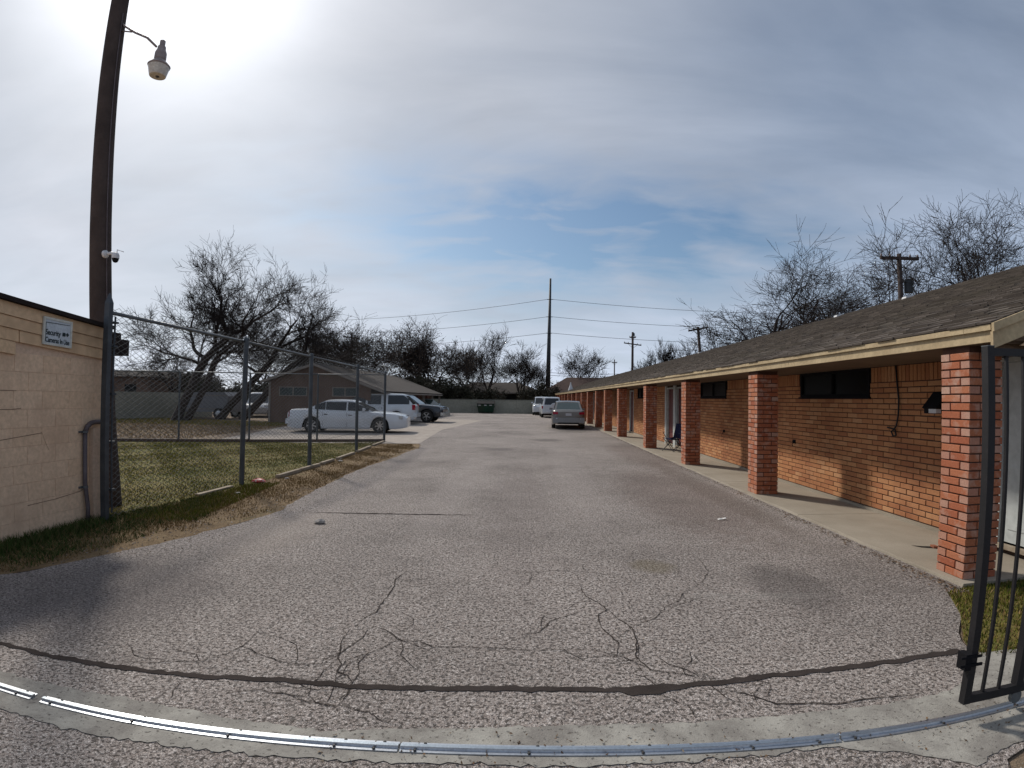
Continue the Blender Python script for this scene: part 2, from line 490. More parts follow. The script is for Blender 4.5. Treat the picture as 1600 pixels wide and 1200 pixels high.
class MB:
    def __init__(s):
        s.v = []
        s.f = []
        s.m = []
        s.r = []
        s.smooth = False

    def face(s, idx, m=0, r=0.0):
        s.f.append(tuple(idx))
        s.m.append(m)
        s.r.append(r)

    def poly(s, pts, m=0, r=0.0):
        b = len(s.v)
        s.v += [tuple(p) for p in pts]
        s.face(range(b, b + len(pts)), m, r)

    def hexa(s, c, m=0, r=0.0, skip=()):
        """8 corners: bottom ring then top ring"""
        b = len(s.v)
        s.v += [tuple(p) for p in c]
        for i, q in enumerate(((0, 3, 2, 1), (4, 5, 6, 7), (0, 1, 5, 4), (1, 2, 6, 5), (2, 3, 7, 6), (3, 0, 4, 7))):
            if i not in skip:
                s.face([b + k for k in q], m, r)

    def box(s, x0, x1, y0, y1, z0, z1, m=0, r=0.0, skip=()):
        s.hexa([(x0, y0, z0), (x1, y0, z0), (x1, y1, z0), (x0, y1, z0), (x0, y0, z1), (x1, y0, z1), (x1, y1, z1), (x0, y1, z1)], m, r, skip)

    def tbox(s, M, sx, sy, sz, m=0, r=0.0):
        s.hexa([M @ Vector((a * sx / 2, b * sy / 2, c * sz / 2)) for c in (-1, 1) for a, b in ((-1, -1), (1, -1), (1, 1), (-1, 1))], m, r)

    def tube(s, pts, rad, sides=8, m=0, cap=True, r=0.0):
        pts = [Vector(p) for p in pts]
        if isinstance(rad, (int, float)):
            rad = [rad] * len(pts)
        rings = []
        up = None
        for i, p in enumerate(pts):
            d = (pts[min(i + 1, len(pts) - 1)] - pts[max(i - 1, 0)])
            if d.length < 1e-9:
                d = Vector((0, 0, 1))
            d.normalize()
            if up is None:
                up = Vector((0, 0, 1)) if abs(d.z) < .9 else Vector((1, 0, 0))
            a = d.cross(up)
            if a.length < 1e-4:
                a = d.cross(Vector((0, 1, 0)))
            a.normalize()
            b = a.cross(d)
            b0 = len(s.v)
            for k in range(sides):
                t = 2 * math.pi * k / sides
                s.v.append(tuple(p + (a * math.cos(t) + b * math.sin(t)) * rad[i]))
            rings.append(b0)
        for i in range(len(rings) - 1):
            for k in range(sides):
                k2 = (k + 1) % sides
                s.face((rings[i] + k, rings[i + 1] + k, rings[i + 1] + k2, rings[i] + k2), m, r)
        if cap:
            s.face([rings[0] + k for k in range(sides)], m, r)
            s.face([rings[-1] + k for k in reversed(range(sides))], m, r)

    def lathe(s, c, prof, sides=16, axis='z', m=0):
        """prof: (radius, height) pairs about the axis through c"""
        b0 = len(s.v)
        for rr, h in prof:
            for k in range(sides):
                t = 2 * math.pi * k / sides
                a, b = rr * math.cos(t), rr * math.sin(t)
                q = (a, b, h) if axis == 'z' else ((a, h, b) if axis == 'y' else (h, a, b))
                s.v.append((c[0] + q[0], c[1] + q[1], c[2] + q[2]))
        n = len(prof)
        for i in range(n - 1):
            for k in range(sides):
                k2 = (k + 1) % sides
                s.face((b0 + i * sides + k, b0 + i * sides + k2, b0 + (i + 1) * sides + k2, b0 + (i + 1) * sides + k), m)
        s.face([b0 + k for k in reversed(range(sides))], m)
        s.face([b0 + (n - 1) * sides + k for k in range(sides)], m)

    def grid(s, rows, m=0):
        b0 = len(s.v)
        w = len(rows[0])
        for rw in rows:
            s.v += [tuple(p) for p in rw]
        for i in range(len(rows) - 1):
            for k in range(w - 1):
                a = b0 + i * w + k
                s.face((a, a + 1, a + w + 1, a + w), m)

    def build(s, name, mats, parent=None, local=False, label=None, smooth=None, kind=None, cat=None, group=None, origin=None):
        me = bpy.data.meshes.new(name)
        org = Vector((0, 0, 0))
        if parent is not None and not local:
            org = ORG.get(parent.name, org)
        if origin is not None:
            org = Vector(origin)
        v = s.v if org.length == 0 else [(p[0] - org.x, p[1] - org.y, p[2] - org.z) for p in s.v]
        me.from_pydata(v, [], s.f)
        if isinstance(mats, str):
            mats = [mats]
        for k in mats:
            me.materials.append(MATS[k])
        if len(mats) > 1:
            me.polygons.foreach_set('material_index', s.m)
        if any(s.r):
            at = me.attributes.new('rnd', 'FLOAT', 'FACE')
            at.data.foreach_set('value', s.r)
        if (s.smooth if smooth is None else smooth):
            me.polygons.foreach_set('use_smooth', [True] * len(me.polygons))
        me.update()
        o = bpy.data.objects.new(name, me)
        COL.objects.link(o)
        if parent is not None:
            o.parent = parent
            ORG[o.name] = ORG.get(parent.name, Vector((0, 0, 0))).copy()
        elif origin is not None:
            o.location = origin
        if label:
            o['label'] = label
        return tag(o, None, cat, group, kind)


def fast_mesh(name, V, F, mats, parent=None, rnd=None, smooth=False, org=None):
    """V (n,3), F (m,k) arrays"""
    me = bpy.data.meshes.new(name)
    V = np.asarray(V, dtype=np.float32)
    if org is not None:
        V = V - np.array(org, dtype=np.float32)
    F = np.asarray(F, dtype=np.int32)
    m, k = F.shape
    me.vertices.add(len(V))
    me.vertices.foreach_set('co', V.ravel())
    me.loops.add(m * k)
    me.loops.foreach_set('vertex_index', F.ravel())
    me.polygons.add(m)
    me.polygons.foreach_set('loop_start', np.arange(m, dtype=np.int32) * k)
    if isinstance(mats, str):
        mats = [mats]
    for q in mats:
        me.materials.append(MATS[q])
    if rnd is not None:
        at = me.attributes.new('rnd', 'FLOAT', 'FACE')
        at.data.foreach_set('value', np.asarray(rnd, dtype=np.float32))
    if smooth:
        me.polygons.foreach_set('use_smooth', np.ones(m, dtype=bool))
    me.update(calc_edges=True)
    o = bpy.data.objects.new(name, me)
    COL.objects.link(o)
    if parent is not None:
        o.parent = parent
        ORG[o.name] = ORG.get(parent.name, Vector((0, 0, 0))).copy()
    return o


def place(me_obj, parent, loc, rot=None, scale=None, name=None):
    """another piece sharing me_obj's mesh, placed in world coordinates under parent"""
    o = bpy.data.objects.new(name or me_obj.name.split('.')[0], me_obj.data)
    COL.objects.link(o)
    o.parent = parent
    o.location = Vector(loc) - ORG.get(parent.name, Vector((0, 0, 0)))
    if rot:
        o.rotation_euler = rot
    if scale:
        o.scale = scale
    return o


def copy_tree(o, parent=None):
    c = o.copy()
    COL.objects.link(c)
    if parent is not None:
        c.parent = parent
    for ch in list(o.children):
        copy_tree(ch, c)
    return c


def wobble(pts, step=.12, amp=.05, closed=False, seed=1):
    rr = random.Random(seed)
    out = []
    n = len(pts)
    for i in range(n - 1):
        a, b = Vector(pts[i]), Vector(pts[i + 1])
        k = max(1, int((b - a).length / step))
        d = (b - a)
        nrm = Vector((-d.y, d.x)).normalized() if d.length else Vector((0, 0))
        for j in range(k):
            ph = math.sin((a + d * (j / k)).x * 2.3 + (a + d * (j / k)).y * 1.7 + seed) * amp * .6
            out.append(tuple(a + d * (j / k) + nrm * (rr.uniform(-amp, amp) * rr.random() + ph)))
    out.append(tuple(pts[-1]))
    return out


def sheet(name, poly, z, m, parent=None, kind='structure'):
    b = MB()
    b.v = [(p[0], p[1], z) for p in poly]
    b.face(range(len(poly)))
    me = bpy.data.meshes.new(name)
    me.from_pydata(b.v, [], b.f)
    me.materials.append(MATS[m])
    # make it face up
    if me.polygons[0].normal.z < 0:
        me.flip_normals()
    o = bpy.data.objects.new(name, me)
    COL.objects.link(o)
    if kind:
        o['kind'] = kind
    if parent is not None:
        o.parent = parent
    return o


def ribbon(b, pts, w, z, jit=.3, seed=3, taper=True, step=.05):
    rr = random.Random(seed)
    q = []
    for i in range(len(pts) - 1):
        a, c = Vector(pts[i]), Vector(pts[i + 1])
        k = max(1, int((c - a).length / step))
        for j in range(k):
            q.append(a + (c - a) * (j / k))
    q.append(Vector(pts[-1]))
    n = len(q)
    L, R = [], []
    for i, p in enumerate(q):
        d = (q[min(i + 1, n - 1)] - q[max(i - 1, 0)]).normalized()
        nr = Vector((-d.y, d.x))
        off = nr * rr.uniform(-jit, jit) * w * .8
        ww = w * (1 + rr.uniform(-jit, jit))
        if taper:
            ww *= min(1, .35 + 3 * min(i, n - 1 - i) / max(n, 1))
        L.append(p + off + nr * ww / 2)
        R.append(p + off - nr * ww / 2)
    for i in range(n - 1):
        b.poly([(L[i].x, L[i].y, z), (R[i].x, R[i].y, z), (R[i + 1].x, R[i + 1].y, z), (L[i + 1].x, L[i + 1].y, z)])


def inside(px_, py_, poly):
    x = np.asarray(px_)
    y = np.asarray(py_)
    c = np.zeros(x.shape, bool)
    n = len(poly)
    for i in range(n):
        x1, y1 = poly[i][:2]
        x2, y2 = poly[(i + 1) % n][:2]
        if y1 == y2:
            continue
        k = ((y1 > y) != (y2 > y)) & (x < (x2 - x1) * (y - y1) / (y2 - y1) + x1)
        c ^= k
    return c


def blades(name, poly, n, h, m, z=0.0, w=.006, lean=.6, clump=0.0, kind='stuff', label=None, dens=None):
    """grass blades: one bent triangle pair each, spread inside poly"""
    xs = [p[0] for p in poly]
    ys = [p[1] for p in poly]
    k = int(n * 1.0)
    X = rng.uniform(min(xs), max(xs), k * 4)
    Y = rng.uniform(min(ys), max(ys), k * 4)
    ok = inside(X, Y, poly)
    if dens is not None:
        ok &= rng.random(len(X)) < dens(X, Y)
    X, Y = X[ok][:k], Y[ok][:k]
    k = len(X)
    a = rng.uniform(0, 2 * np.pi, k)
    hh = h * rng.uniform(.4, 1.25, k)
    ww = w * rng.uniform(.7, 1.4, k)
    ln = rng.uniform(.1, lean, k) * hh
    b = rng.uniform(0, 2 * np.pi, k)
    P0 = np.stack([X - np.cos(a) * ww, Y - np.sin(a) * ww, np.full(k, z)], 1)
    P1 = np.stack([X + np.cos(a) * ww, Y + np.sin(a) * ww, np.full(k, z)], 1)
    T = np.stack([X + np.cos(b) * ln, Y + np.sin(b) * ln, z + hh], 1)
    V = np.concatenate([P0, P1, T], 1).reshape(-1, 3)
    F = np.arange(k * 3).reshape(-1, 3)
    o = fast_mesh(name, V, F, m, rnd=rng.random(k) * .999 + .001)
    o['kind'] = kind
    if label:
        o['label'] = label
    return o


def flakes(name, pts, size, m, z=.012, label=None):
    """small curled leaves or grit lying on the ground"""
    pts = np.asarray(pts)
    k = len(pts)
    a = rng.uniform(0, 2 * np.pi, k)
    s = size * rng.uniform(.5, 1.4, k)
    c, sn = np.cos(a) * s, np.sin(a) * s
    zz_ = z + rng.uniform(0, .012, (k, 4))
    q = [(c, sn), (-sn * .5, c * .5), (-c, -sn), (sn * .5, -c * .5)]
    V = np.stack([np.stack([pts[:, 0] + u, pts[:, 1] + v, zz_[:, i]], 1) for i, (u, v) in enumerate(q)], 1).reshape(-1, 3)
    o = fast_mesh(name, V, np.arange(k * 4).reshape(-1, 4), m, rnd=rng.random(k) * .999 + .001)
    o['kind'] = 'stuff'
    if label:
        o['label'] = label
    return o


def pebbles(name, pts, size, m, z=0.0):
    pts = np.asarray(pts)
    k = len(pts)
    base = np.array([(1, 0, 0), (0, 1, 0), (-1, 0, 0), (0, -1, 0), (0, 0, 1)], float)
    s = size * rng.uniform(.5, 1.5, (k, 1, 1))
    a = rng.uniform(0, 2 * np.pi, k)
    B = np.repeat(base[None], k, 0) * s * rng.uniform(.6, 1.2, (k, 5, 3))
    x = B[:, :, 0] * np.cos(a)[:, None] - B[:, :, 1] * np.sin(a)[:, None]
    y = B[:, :, 0] * np.sin(a)[:, None] + B[:, :, 1] * np.cos(a)[:, None]
    V = np.stack([x + pts[:, :1], y + pts[:, 1:2], B[:, :, 2] * .8 + z], 2).reshape(-1, 3)
    F = (np.arange(k)[:, None, None] * 5 + np.array([(0, 1, 4), (1, 2, 4), (2, 3, 4), (3, 0, 4)])[None]).reshape(-1, 3)
    o = fast_mesh(name, V, F, m, rnd=np.repeat(rng.random(k) * .999 + .001, 4))
    o['kind'] = 'stuff'
    return o


# ------------------------------------------------------------------ ground, driveway, lots
sheet('ground', [(-700, -60), (700, -60), (700, 900), (-700, 900)], -.014, 'dry dirt')
left_edge = [(-4.95, -8), (-4.8, 1.5), (-4.57, 3.92), (-3.91, 5.35), (-3.42, 7.13), (-3.6, 9.0), (-3.68, 10.86), (-3.5, 14.0), (-3.37, 16.6), (-3.68, 18.1)]
mid_edge = [(-3.68, 18.1), (-4.15, 25.84), (-3.04, 37.43), (-5.63, 38.83), (-10, 39.2)]
right_edge = [(4.6, 59), (3.87, 4.32), (3.62, 4.24), (3.35, 3.76), (3.01, 3.32), (2.89, 3.01), (2.95, 2.66), (2.62, 2.12), (2.2, 1.98), (2.02, 1.6), (2.3, 1.0), (2.6, -8)]
drive = wobble(left_edge, .15, .05, seed=2) + [(-6, 18.7), (-6, 38.6), (-9.9, 39.2), (-9.9, 59)] + wobble(right_edge[:2], 3, .01, seed=4) + wobble(right_edge[1:], .12, .03, seed=5)
sheet('driveway', drive, 0.0, 'chip seal asphalt')
lot = [(-10.9, 17.3), (-3.68, 18.1), (-4.15, 25.84), (-3.04, 37.43), (-5.63, 38.83), (-8.7, 39.2), (-8.7, 30.2), (-12.6, 30.2), (-12.3, 25.7), (-11.5, 21.5)]
sheet('parking_lot', lot, .004, 'lot concrete')
b = MB()
for a_, c_ in (((-11.3, 21.0), (-3.86, 21.6)), ((-12.2, 25.4), (-4.13, 25.5)), ((-8.5, 31.5), (-3.62, 31.6)), ((-7.4, 17.72), (-7.6, 38.9))):
    ribbon(b, [a_, c_], .03, .008, .2, 4, False, .3)
o = b.build('joint', 'crack')
o['kind'] = 'structure'
o.parent = bpy.data.objects['parking_lot']

# concrete strip that carries the gate track, with broken edges
st = wobble([(-4.9, 2.40), (-2.98, 2.47), (-2.06, 2.49), (-.97, 2.44), (-.5, 2.52), (-.05, 2.55), (.91, 2.59), (1.63, 2.65), (2.25, 2.69), (2.55, 2.75), (2.9, 3.1), (3.4, 3.0), (6.5, 3.0)], .035, .020, seed=8)
st += wobble([(6.5, 2.0), (3.0, 2.02), (2.35, 2.06), (2.03, 1.99), (1.78, 2.19), (1.45, 2.32), (.83, 2.31), (-.04, 2.27), (-.89, 2.21), (-1.65, 2.18), (-2.62, 2.12), (-4.9, 2.02)], .035, .026, seed=9)
sheet('track_footing', st, .004, 'track concrete')
# tar filled seam, then cracks
TAR = [(-4.6, 2.74), (-3.32, 2.78), (-3.03, 2.78), (-2.77, 2.79), (-2.31, 2.81), (-1.85, 2.83), (-1.49, 2.87), (-1.13, 2.87), (-.91, 2.86), (-.56, 2.88), (-.2, 2.9), (.3, 2.91), (.52, 2.915)]
TAR2 = [(.90, 2.95), (1.04, 2.98), (1.66, 3.07), (2.34, 3.13), (2.86, 3.17)]
b = MB()
ribbon(b, TAR, .045, .004, .28, 5, False)
ribbon(b, [(.50, 2.914), (.60, 2.91), (.70, 2.915), (.80, 2.93), (.92, 2.952)], .085, .0042, .22, 6, True)
ribbon(b, TAR2, .055, .004, .28, 7, False)
b.build('tar_seam', 'tar', kind='structure')
CR = {
'c1':[[-1.09, 4.88], [-1.14, 4.63], [-1.11, 4.42], [-1.11, 4.1], [-1.11, 3.9], [-1.17, 3.72], [-1.15, 3.61]],
'c2':[[-1.04, 3.65], [-1.08, 3.6], [-1.08, 3.46], [-1.13, 3.32], [-1.15, 3.23], [-1.2, 3.09], [-1.37, 3.07]],
'c3':[[-1.21, 3.6], [-1.21, 3.44], [-1.17, 3.29], [-1.14, 3.17], [-1.1, 3.11], [-1.09, 3.01], [-1.02, 2.97], [-0.96, 2.9]],
'c3b':[[-0.95, 2.84], [-0.95, 2.76], [-0.96, 2.67], [-1.12, 2.68], [-1.26, 2.73]],
'c4':[[-1.01, 3.57], [-0.91, 3.58], [-0.82, 3.47], [-0.68, 3.45], [-0.58, 3.39], [-0.41, 3.4], [-0.15, 3.4], [0.03, 3.37], [0.24, 3.39], [0.51, 3.38], [0.6, 3.39]],
'c5':[[-0.82, 3.47], [-0.89, 3.35], [-0.96, 3.25], [-1.07, 3.15], [-1.08, 3.04]],
'c6':[[-0.95, 2.67], [-0.83, 2.64], [-0.78, 2.63], [-0.71, 2.57], [-0.64, 2.54]],
'c7':[[-0.13, 4.92], [0.06, 4.9], [0.26, 4.97], [0.45, 4.96], [0.61, 4.93], [0.86, 4.85]],
'c8':[[0.12, 3.68], [0.19, 3.82], [0.29, 3.92], [0.45, 4.03]],
'c9':[[0.48, 4.63], [0.5, 4.32], [0.58, 4.21], [0.64, 4.06], [0.56, 3.97], [0.55, 3.74], [0.6, 3.6], [0.63, 3.5], [0.6, 3.31], [0.66, 3.22]],
'c10':[[0.64, 4.06], [0.7, 3.87], [0.77, 3.74], [0.76, 3.57], [0.72, 3.29]],
'c11':[[1.54, 4.62], [1.37, 4.47], [1.24, 4.23], [1.11, 4.11], [0.99, 3.92], [0.86, 3.83], [0.77, 3.75], [0.64, 3.59]],
'c12':[[0.77, 3.75], [0.76, 3.52], [0.71, 3.32], [0.74, 3.19], [0.77, 3.12], [0.96, 3.08], [1.03, 3.03]],
'c13':[[0.54, 3.35], [0.63, 3.3], [0.74, 3.18]],
'c14':[[1.08, 3.38], [1.05, 3.25], [0.97, 3.13], [0.96, 3.05]],
'c15':[[1.03, 2.93], [1.18, 2.89], [1.28, 2.82], [1.36, 2.74], [1.53, 2.73], [1.68, 2.70], [1.93, 2.72], [2.2, 2.71]],
'c16':[[1.33, 3.01], [1.41, 2.96], [1.34, 2.82]],
'c17':[[0.78, 2.84], [0.87, 2.75], [0.88, 2.64]],
'c18':[[-1.82, 3.54], [-1.8, 3.35], [-1.81, 3.26], [-1.84, 3.14], [-1.95, 3.0], [-2.11, 2.97], [-2.29, 2.9], [-2.46, 2.86]],
'c19':[[-1.81, 3.26], [-1.66, 3.17], [-1.47, 3.09], [-1.21, 3.06]],
'c20':[[-1.9, 2.78], [-1.89, 2.65], [-1.85, 2.54]],
'c21':[[-1.6, 2.69], [-1.46, 2.76], [-1.25, 2.73], [-1.15, 2.73], [-1.16, 2.81]],
'c22':[[-1.15, 2.73], [-1.09, 2.67], [-0.94, 2.64]],
'c24':[[1.54, 4.62], [1.75, 5.0], [1.8, 5.5]],
'far':[[-3.37, 7.13], [-2.83, 7.17], [-2.29, 7.16], [-1.76, 7.19], [-1.23, 7.24], [-0.69, 7.25]],
'far2':[[1.46, 11.03], [2.39, 11.03], [2.94, 11.07]]}
b = MB()
q9 = random.Random(91)
for i, (k, v) in enumerate(list(CR.items())):
    if k in ('far', 'far2'):
        continue
    for _ in range(2):
        j = q9.randrange(len(v))
        p = Vector(v[j])
        a_ = q9.uniform(0, 6.28)
        tr = [tuple(p)]
        for _k in range(q9.randint(3, 6)):
            a_ += q9.uniform(-.7, .7)
            p = p + Vector((math.cos(a_), math.sin(a_))) * q9.uniform(.05, .12)
            tr.append(tuple(p))
        if min(t_[1] for t_ in tr) > 2.62:
            ribbon(b, tr, q9.uniform(.003, .0055), .0036, .5, 300 + i, True, .02)
for i, (k, v) in enumerate(CR.items()):
    jag = wobble(v, .05, .012, seed=40 + i)
    ribbon(b, jag, .0080 if k in ('c3', 'c12', 'c1', 'c15', 'c9') else .0052, .004 if k != 'far' else .0045, .55, 50 + i, True, .02)
ribbon(b, [(-2.9, 7.165), (-.69, 7.25)], .028, .0052, .5, 99)
o = b.build('pavement_crack', 'crack')
o['kind'] = 'structure'

# ------------------------------------------------------------------ gate track: galvanized rail in sections, bolted down
trk = thing('gate_track', 'galvanized steel gate track bolted across the driveway in the foreground', 'gate track', (0, 2.35, .004))


def rail_y(x):
    return 2.362 + .0205 * x


secs = [(-4.8, -2.56), (-2.49, -.565), (-.555, 1.52), (1.53, 3.6), (3.61, 6.4)]
for i, (xa, xb) in enumerate(secs):
    b = MB()
    ya, yb = rail_y(xa), rail_y(xb)
    prof = [(-.036, 0), (-.036, .005), (-.014, .005), (-.011, .016), (.011, .016), (.014, .005), (.036, .005), (.036, 0)]
    A = [(xa, ya + p, .004 + q) for p, q in prof]
    B_ = [(xb, yb + p, .004 + q) for p, q in prof]
    for k in range(len(prof) - 1):
        b.poly([A[k], B_[k], B_[k + 1], A[k + 1]])
    b.poly(A[::-1])
    b.poly(B_)
    sec = b.build('rail_section', 'galvanized bright', trk)
    b = MB()
    for k in range(len(prof)):
        pass
    b.poly([(xa, ya - .010, .0205), (xb, yb - .010, .0205), (xb, yb + .010, .0205), (xa, ya + .010, .0205)])
    b.build('rail_crown', 'galvanized dull', sec)
    x = xa + .09
    while x < xb:
        for s_ in (-1, 1):
            b = MB()
            b.lathe((x + .02 * s_, rail_y(x) + .026 * s_, .009), [(.008, 0), (.008, .005), (.005, .008)], 6)
            b.build('bolt', 'bolt', sec)
        x += .52 if x < xb - .6 else max(xb - .09 - x, .1) if x < xb - .1 else 1

# ------------------------------------------------------------------ walkway of the motel (real step)
walk = sheet('walkway', [(3.86, 4.33), (5.10, 4.33), (5.10, 58.5), (3.86, 58.5)], .012, 'concrete walk')
yy = 4.33
wr = random.Random(5)
while yy < 58:
    L_ = 3.05
    y2 = min(yy + L_, 58.5)
    b = MB()
    jj = wr.uniform(-.006, .006)
    n = 10
    # outer edge slightly chipped
    top = []
    for k in range(n + 1):
        y_ = yy + .006 + (y2 - yy - .012) * k / n
        top.append((3.86 + wr.uniform(-.008, .012), y_))
    for k in range(n):
        (xa, ya), (xb, yb) = top[k], top[k + 1]
        b.poly([(xa, ya, .03), (5.10, ya, .03), (5.10, yb, .03), (xb, yb, .03)])
        b.poly([(xa - .01, ya, 0), (xa, ya, .03), (xb, yb, .03), (xb - .01, yb, 0)])
    b.poly([(top[0][0] - .01, top[0][1], 0), (5.1, top[0][1], 0), (5.1, top[0][1], .03), (top[0][0], top[0][1], .03)])
    b.poly([(top[-1][0], top[-1][1], .03), (5.1, top[-1][1], .03), (5.1, top[-1][1], 0), (top[-1][0] - .01, top[-1][1], 0)])
    b.build('concrete_slab', 'concrete walk', walk)
    yy = y2

# ------------------------------------------------------------------ the motel on the right
MOT = thing('motel_building', 'long low brick motel with pillared porch and brown shingle roof along the driveway', 'building', (3.95, 4.3, 0))
PY = [4.44, 8.98, 13.05, 17.39, 22.52, 26.39, 29.78, 33.89, 37.68, 41.56, 45.64, 49.83, 54.08, 58.2, 62.3, 66.4, 70.5]
PX0, PW = 3.95, .365
WX = 5.10          # face of the porch wall
ZS, ZT = .03, 2.13
YEND = 72.0
holes = []         # openings in the wall: y0, y1, z0, z1, kind
wins = [(7.66, 9.70), (13.40, 15.40), (22.7, 24.05), (27.6, 29.0), (35.2, 36.8), (43, 44.5), (51, 52.5)]
for a_, c_ in wins:
    holes.append((a_, c_, 1.70, 2.13))
doors = [(4.36, 5.28, .13, 2.10), (16.90, 17.85, .10, 2.06), (18.15, 19.05, .10, 2.06), (25.0, 25.9, .1, 2.06), (31.8, 32.7, .1, 2.06), (39.3, 40.2, .1, 2.06), (47.2, 48.1, .1, 2.06)]
holes += doors


def hit(y0, y1, z0, z1):
    for h in holes:
        if y1 > h[0] and y0 < h[1] and z1 > h[2] and z0 < h[3]:
            return True
    return False


# mortar wall as vertical strips between openings
b = MB()
ys = sorted({4.3, YEND, *[h[0] for h in holes], *[h[1] for h in holes]})
for ya, yb in zip(ys[:-1], ys[1:]):
    ym = (ya + yb) / 2
    hs = [h for h in holes if h[0] < ym < h[1]]
    if not hs:
        b.box(WX + .009, WX + .2, ya, yb, 0, ZT + .05)
    else:
        h = hs[0]
        if h[2] > 0:
            b.box(WX + .009, WX + .2, ya, yb, 0, h[2])
        if h[3] < ZT:
            b.box(WX + .009, WX + .2, ya, yb, h[3], ZT + .05)
b.box(WX + .21, 15.3, 4.5, YEND, 0, 2.2)
WALL = b.build('wall', 'mortar', MOT)
b = MB()
b.box(WX - .028, WX + .008, 5.3, 16.85, .0305, .070)
b.box(WX - .028, WX + .008, 19.1, YEND, .0305, .070)
b.build('foundation_curb', 'concrete walk', MOT)

BL, BH = .243, .063
PIT, PITZ = .255, .076
wall_bricks = []   # (dist, y centre, z centre, len)
row = 0
z = .086
while z + BH < 1.96:
    off = (row % 2) * PIT / 2
    y = 4.30 - off
    while y < YEND:
        y0, y1 = max(y, 4.3), min(y + BL, YEND)
        if y1 - y0 > .04:
            if hit(y0 + .01, y1 - .01, z, z + BH):
                # cut the brick back to the opening
                for h in holes:
                    if z + BH > h[2] and z < h[3]:
                        if y0 < h[0] < y1:
                            y1 = h[0]
                        elif y0 < h[1] < y1:
                            y0 = h[1]
                if y1 - y0 > .012 and not hit(y0 + .01, y1 - .01, z, z + BH):
                    wall_bricks.append((y0, y1, z))
            else:
                wall_bricks.append((y0, y1, z))
        y += PIT
    row += 1
    z += PITZ
soldier = []
y = 4.3
zt = z + .0
while y < YEND:
    if not hit(y, y + BH, zt, ZT - .005):
        soldier.append((y, y + BH, zt))
    y += PITZ

proto = {}


def brick_proto(kind, m, sx, sy, sz):
    """one brick mesh with softened arrises, centred, unit pieces shared by all alike bricks"""
    if kind in proto:
        return proto[kind]
    b = MB()
    e = .004
    X, Y, Z_ = sx / 2, sy / 2, sz / 2
    # front (-x) face inset for a worn edge
    back = [(X, -Y, -Z_), (X, Y, -Z_), (X, Y, Z_), (X, -Y, Z_)]
    mid = [(-X + e, -Y, -Z_), (-X + e, Y, -Z_), (-X + e, Y, Z_), (-X + e, -Y, Z_)]
    fr = [(-X, -Y + e, -Z_ + e), (-X, Y - e, -Z_ + e), (-X, Y - e, Z_ - e), (-X, -Y + e, Z_ - e)]
    b.v = back + mid + fr
    for k in range(4):
        k2 = (k + 1) % 4
        b.face((k, k2, 4 + k2, 4 + k))
        b.face((4 + k, 4 + k2, 8 + k2, 8 + k))
    b.face((8, 9, 10, 11))
    b.face((3, 2, 1, 0))
    me = bpy.data.meshes.new('brick')
    me.from_pydata(b.v, [], b.f)
    me.materials.append(MATS[m])
    proto[kind] = me
    return me


def brick_obj(me, parent, c, rz=0.0, sc=(1, 1, 1)):
    o = bpy.data.objects.new('brick', me)
    COL.objects.link(o)
    o.parent = parent
    o.location = Vector(c) - ORG[parent.name]
    o.rotation_euler = (0, 0, rz)
    o.scale = sc
    return o


br = random.Random(21)
pb = []          # pillar bricks (pillar index, centre, rz, length, header)
for k, py in enumerate(PY):
    c = Vector((PX0 + PW / 2, py + PW / 2))
    z = ZS + .002
    r_ = 0
    while z + BH < ZT + .01:
        for side in range(4):
            # pinwheel bond: every face shows a stretcher and a closer, flipped each course
            rz = side * math.pi / 2
            flip = 1 if r_ % 2 == 0 else -1
            Ls, Lh = .245, .110
            for (L_, u0) in ((Ls, -PW / 2), (Lh, PW / 2 - Lh)) if flip > 0 else ((Lh, -PW / 2), (Ls, PW / 2 - Ls)):
                u = u0 + L_ / 2
                pb.append((k, c, rz, u, L_, z + BH / 2))
        z += PITZ
        r_ += 1

PIL = []
for k, py in enumerate(PY):
    b = MB()
    b.box(PX0 + .010, PX0 + PW - .010, py + .010, py + PW - .010, 0.02, ZT + .02)
    PIL.append(b.build('pillar', 'pillar mortar', MOT))

cands = []
for (y0, y1, z) in wall_bricks:
    d = math.dist((WX, (y0 + y1) / 2, z), (0, 0, 1.62))
    # how large it shows from the driveway: length is foreshortened
    vis = (y1 - y0) * WX / d / d
    hid = 4.3 < y0 < 5.25
    cands.append((-vis if not hid else 0, 'w', (y0, y1, z)))
for q in pb:
    k, c, rz, u, L_, zc = q
    nx, ny = -math.cos(rz), -math.sin(rz)
    d = math.dist((c.x, c.y, zc), (0, 0, 1.62))
    face = max(0.0, (nx * -c.x + ny * -c.y) / math.hypot(c.x, c.y))
    cands.append((-L_ * face / d, 'p', q))
cands.sort(key=lambda t: t[0])
keep = cands[:300]
rest = cands[300:]
me_w = brick_proto('w', 'wall brick', .07, BL, BH)
me_ps = brick_proto('ps', 'pillar brick', .03, .245, BH)
me_ph = brick_proto('ph', 'pillar header brick', .03, .110, BH)
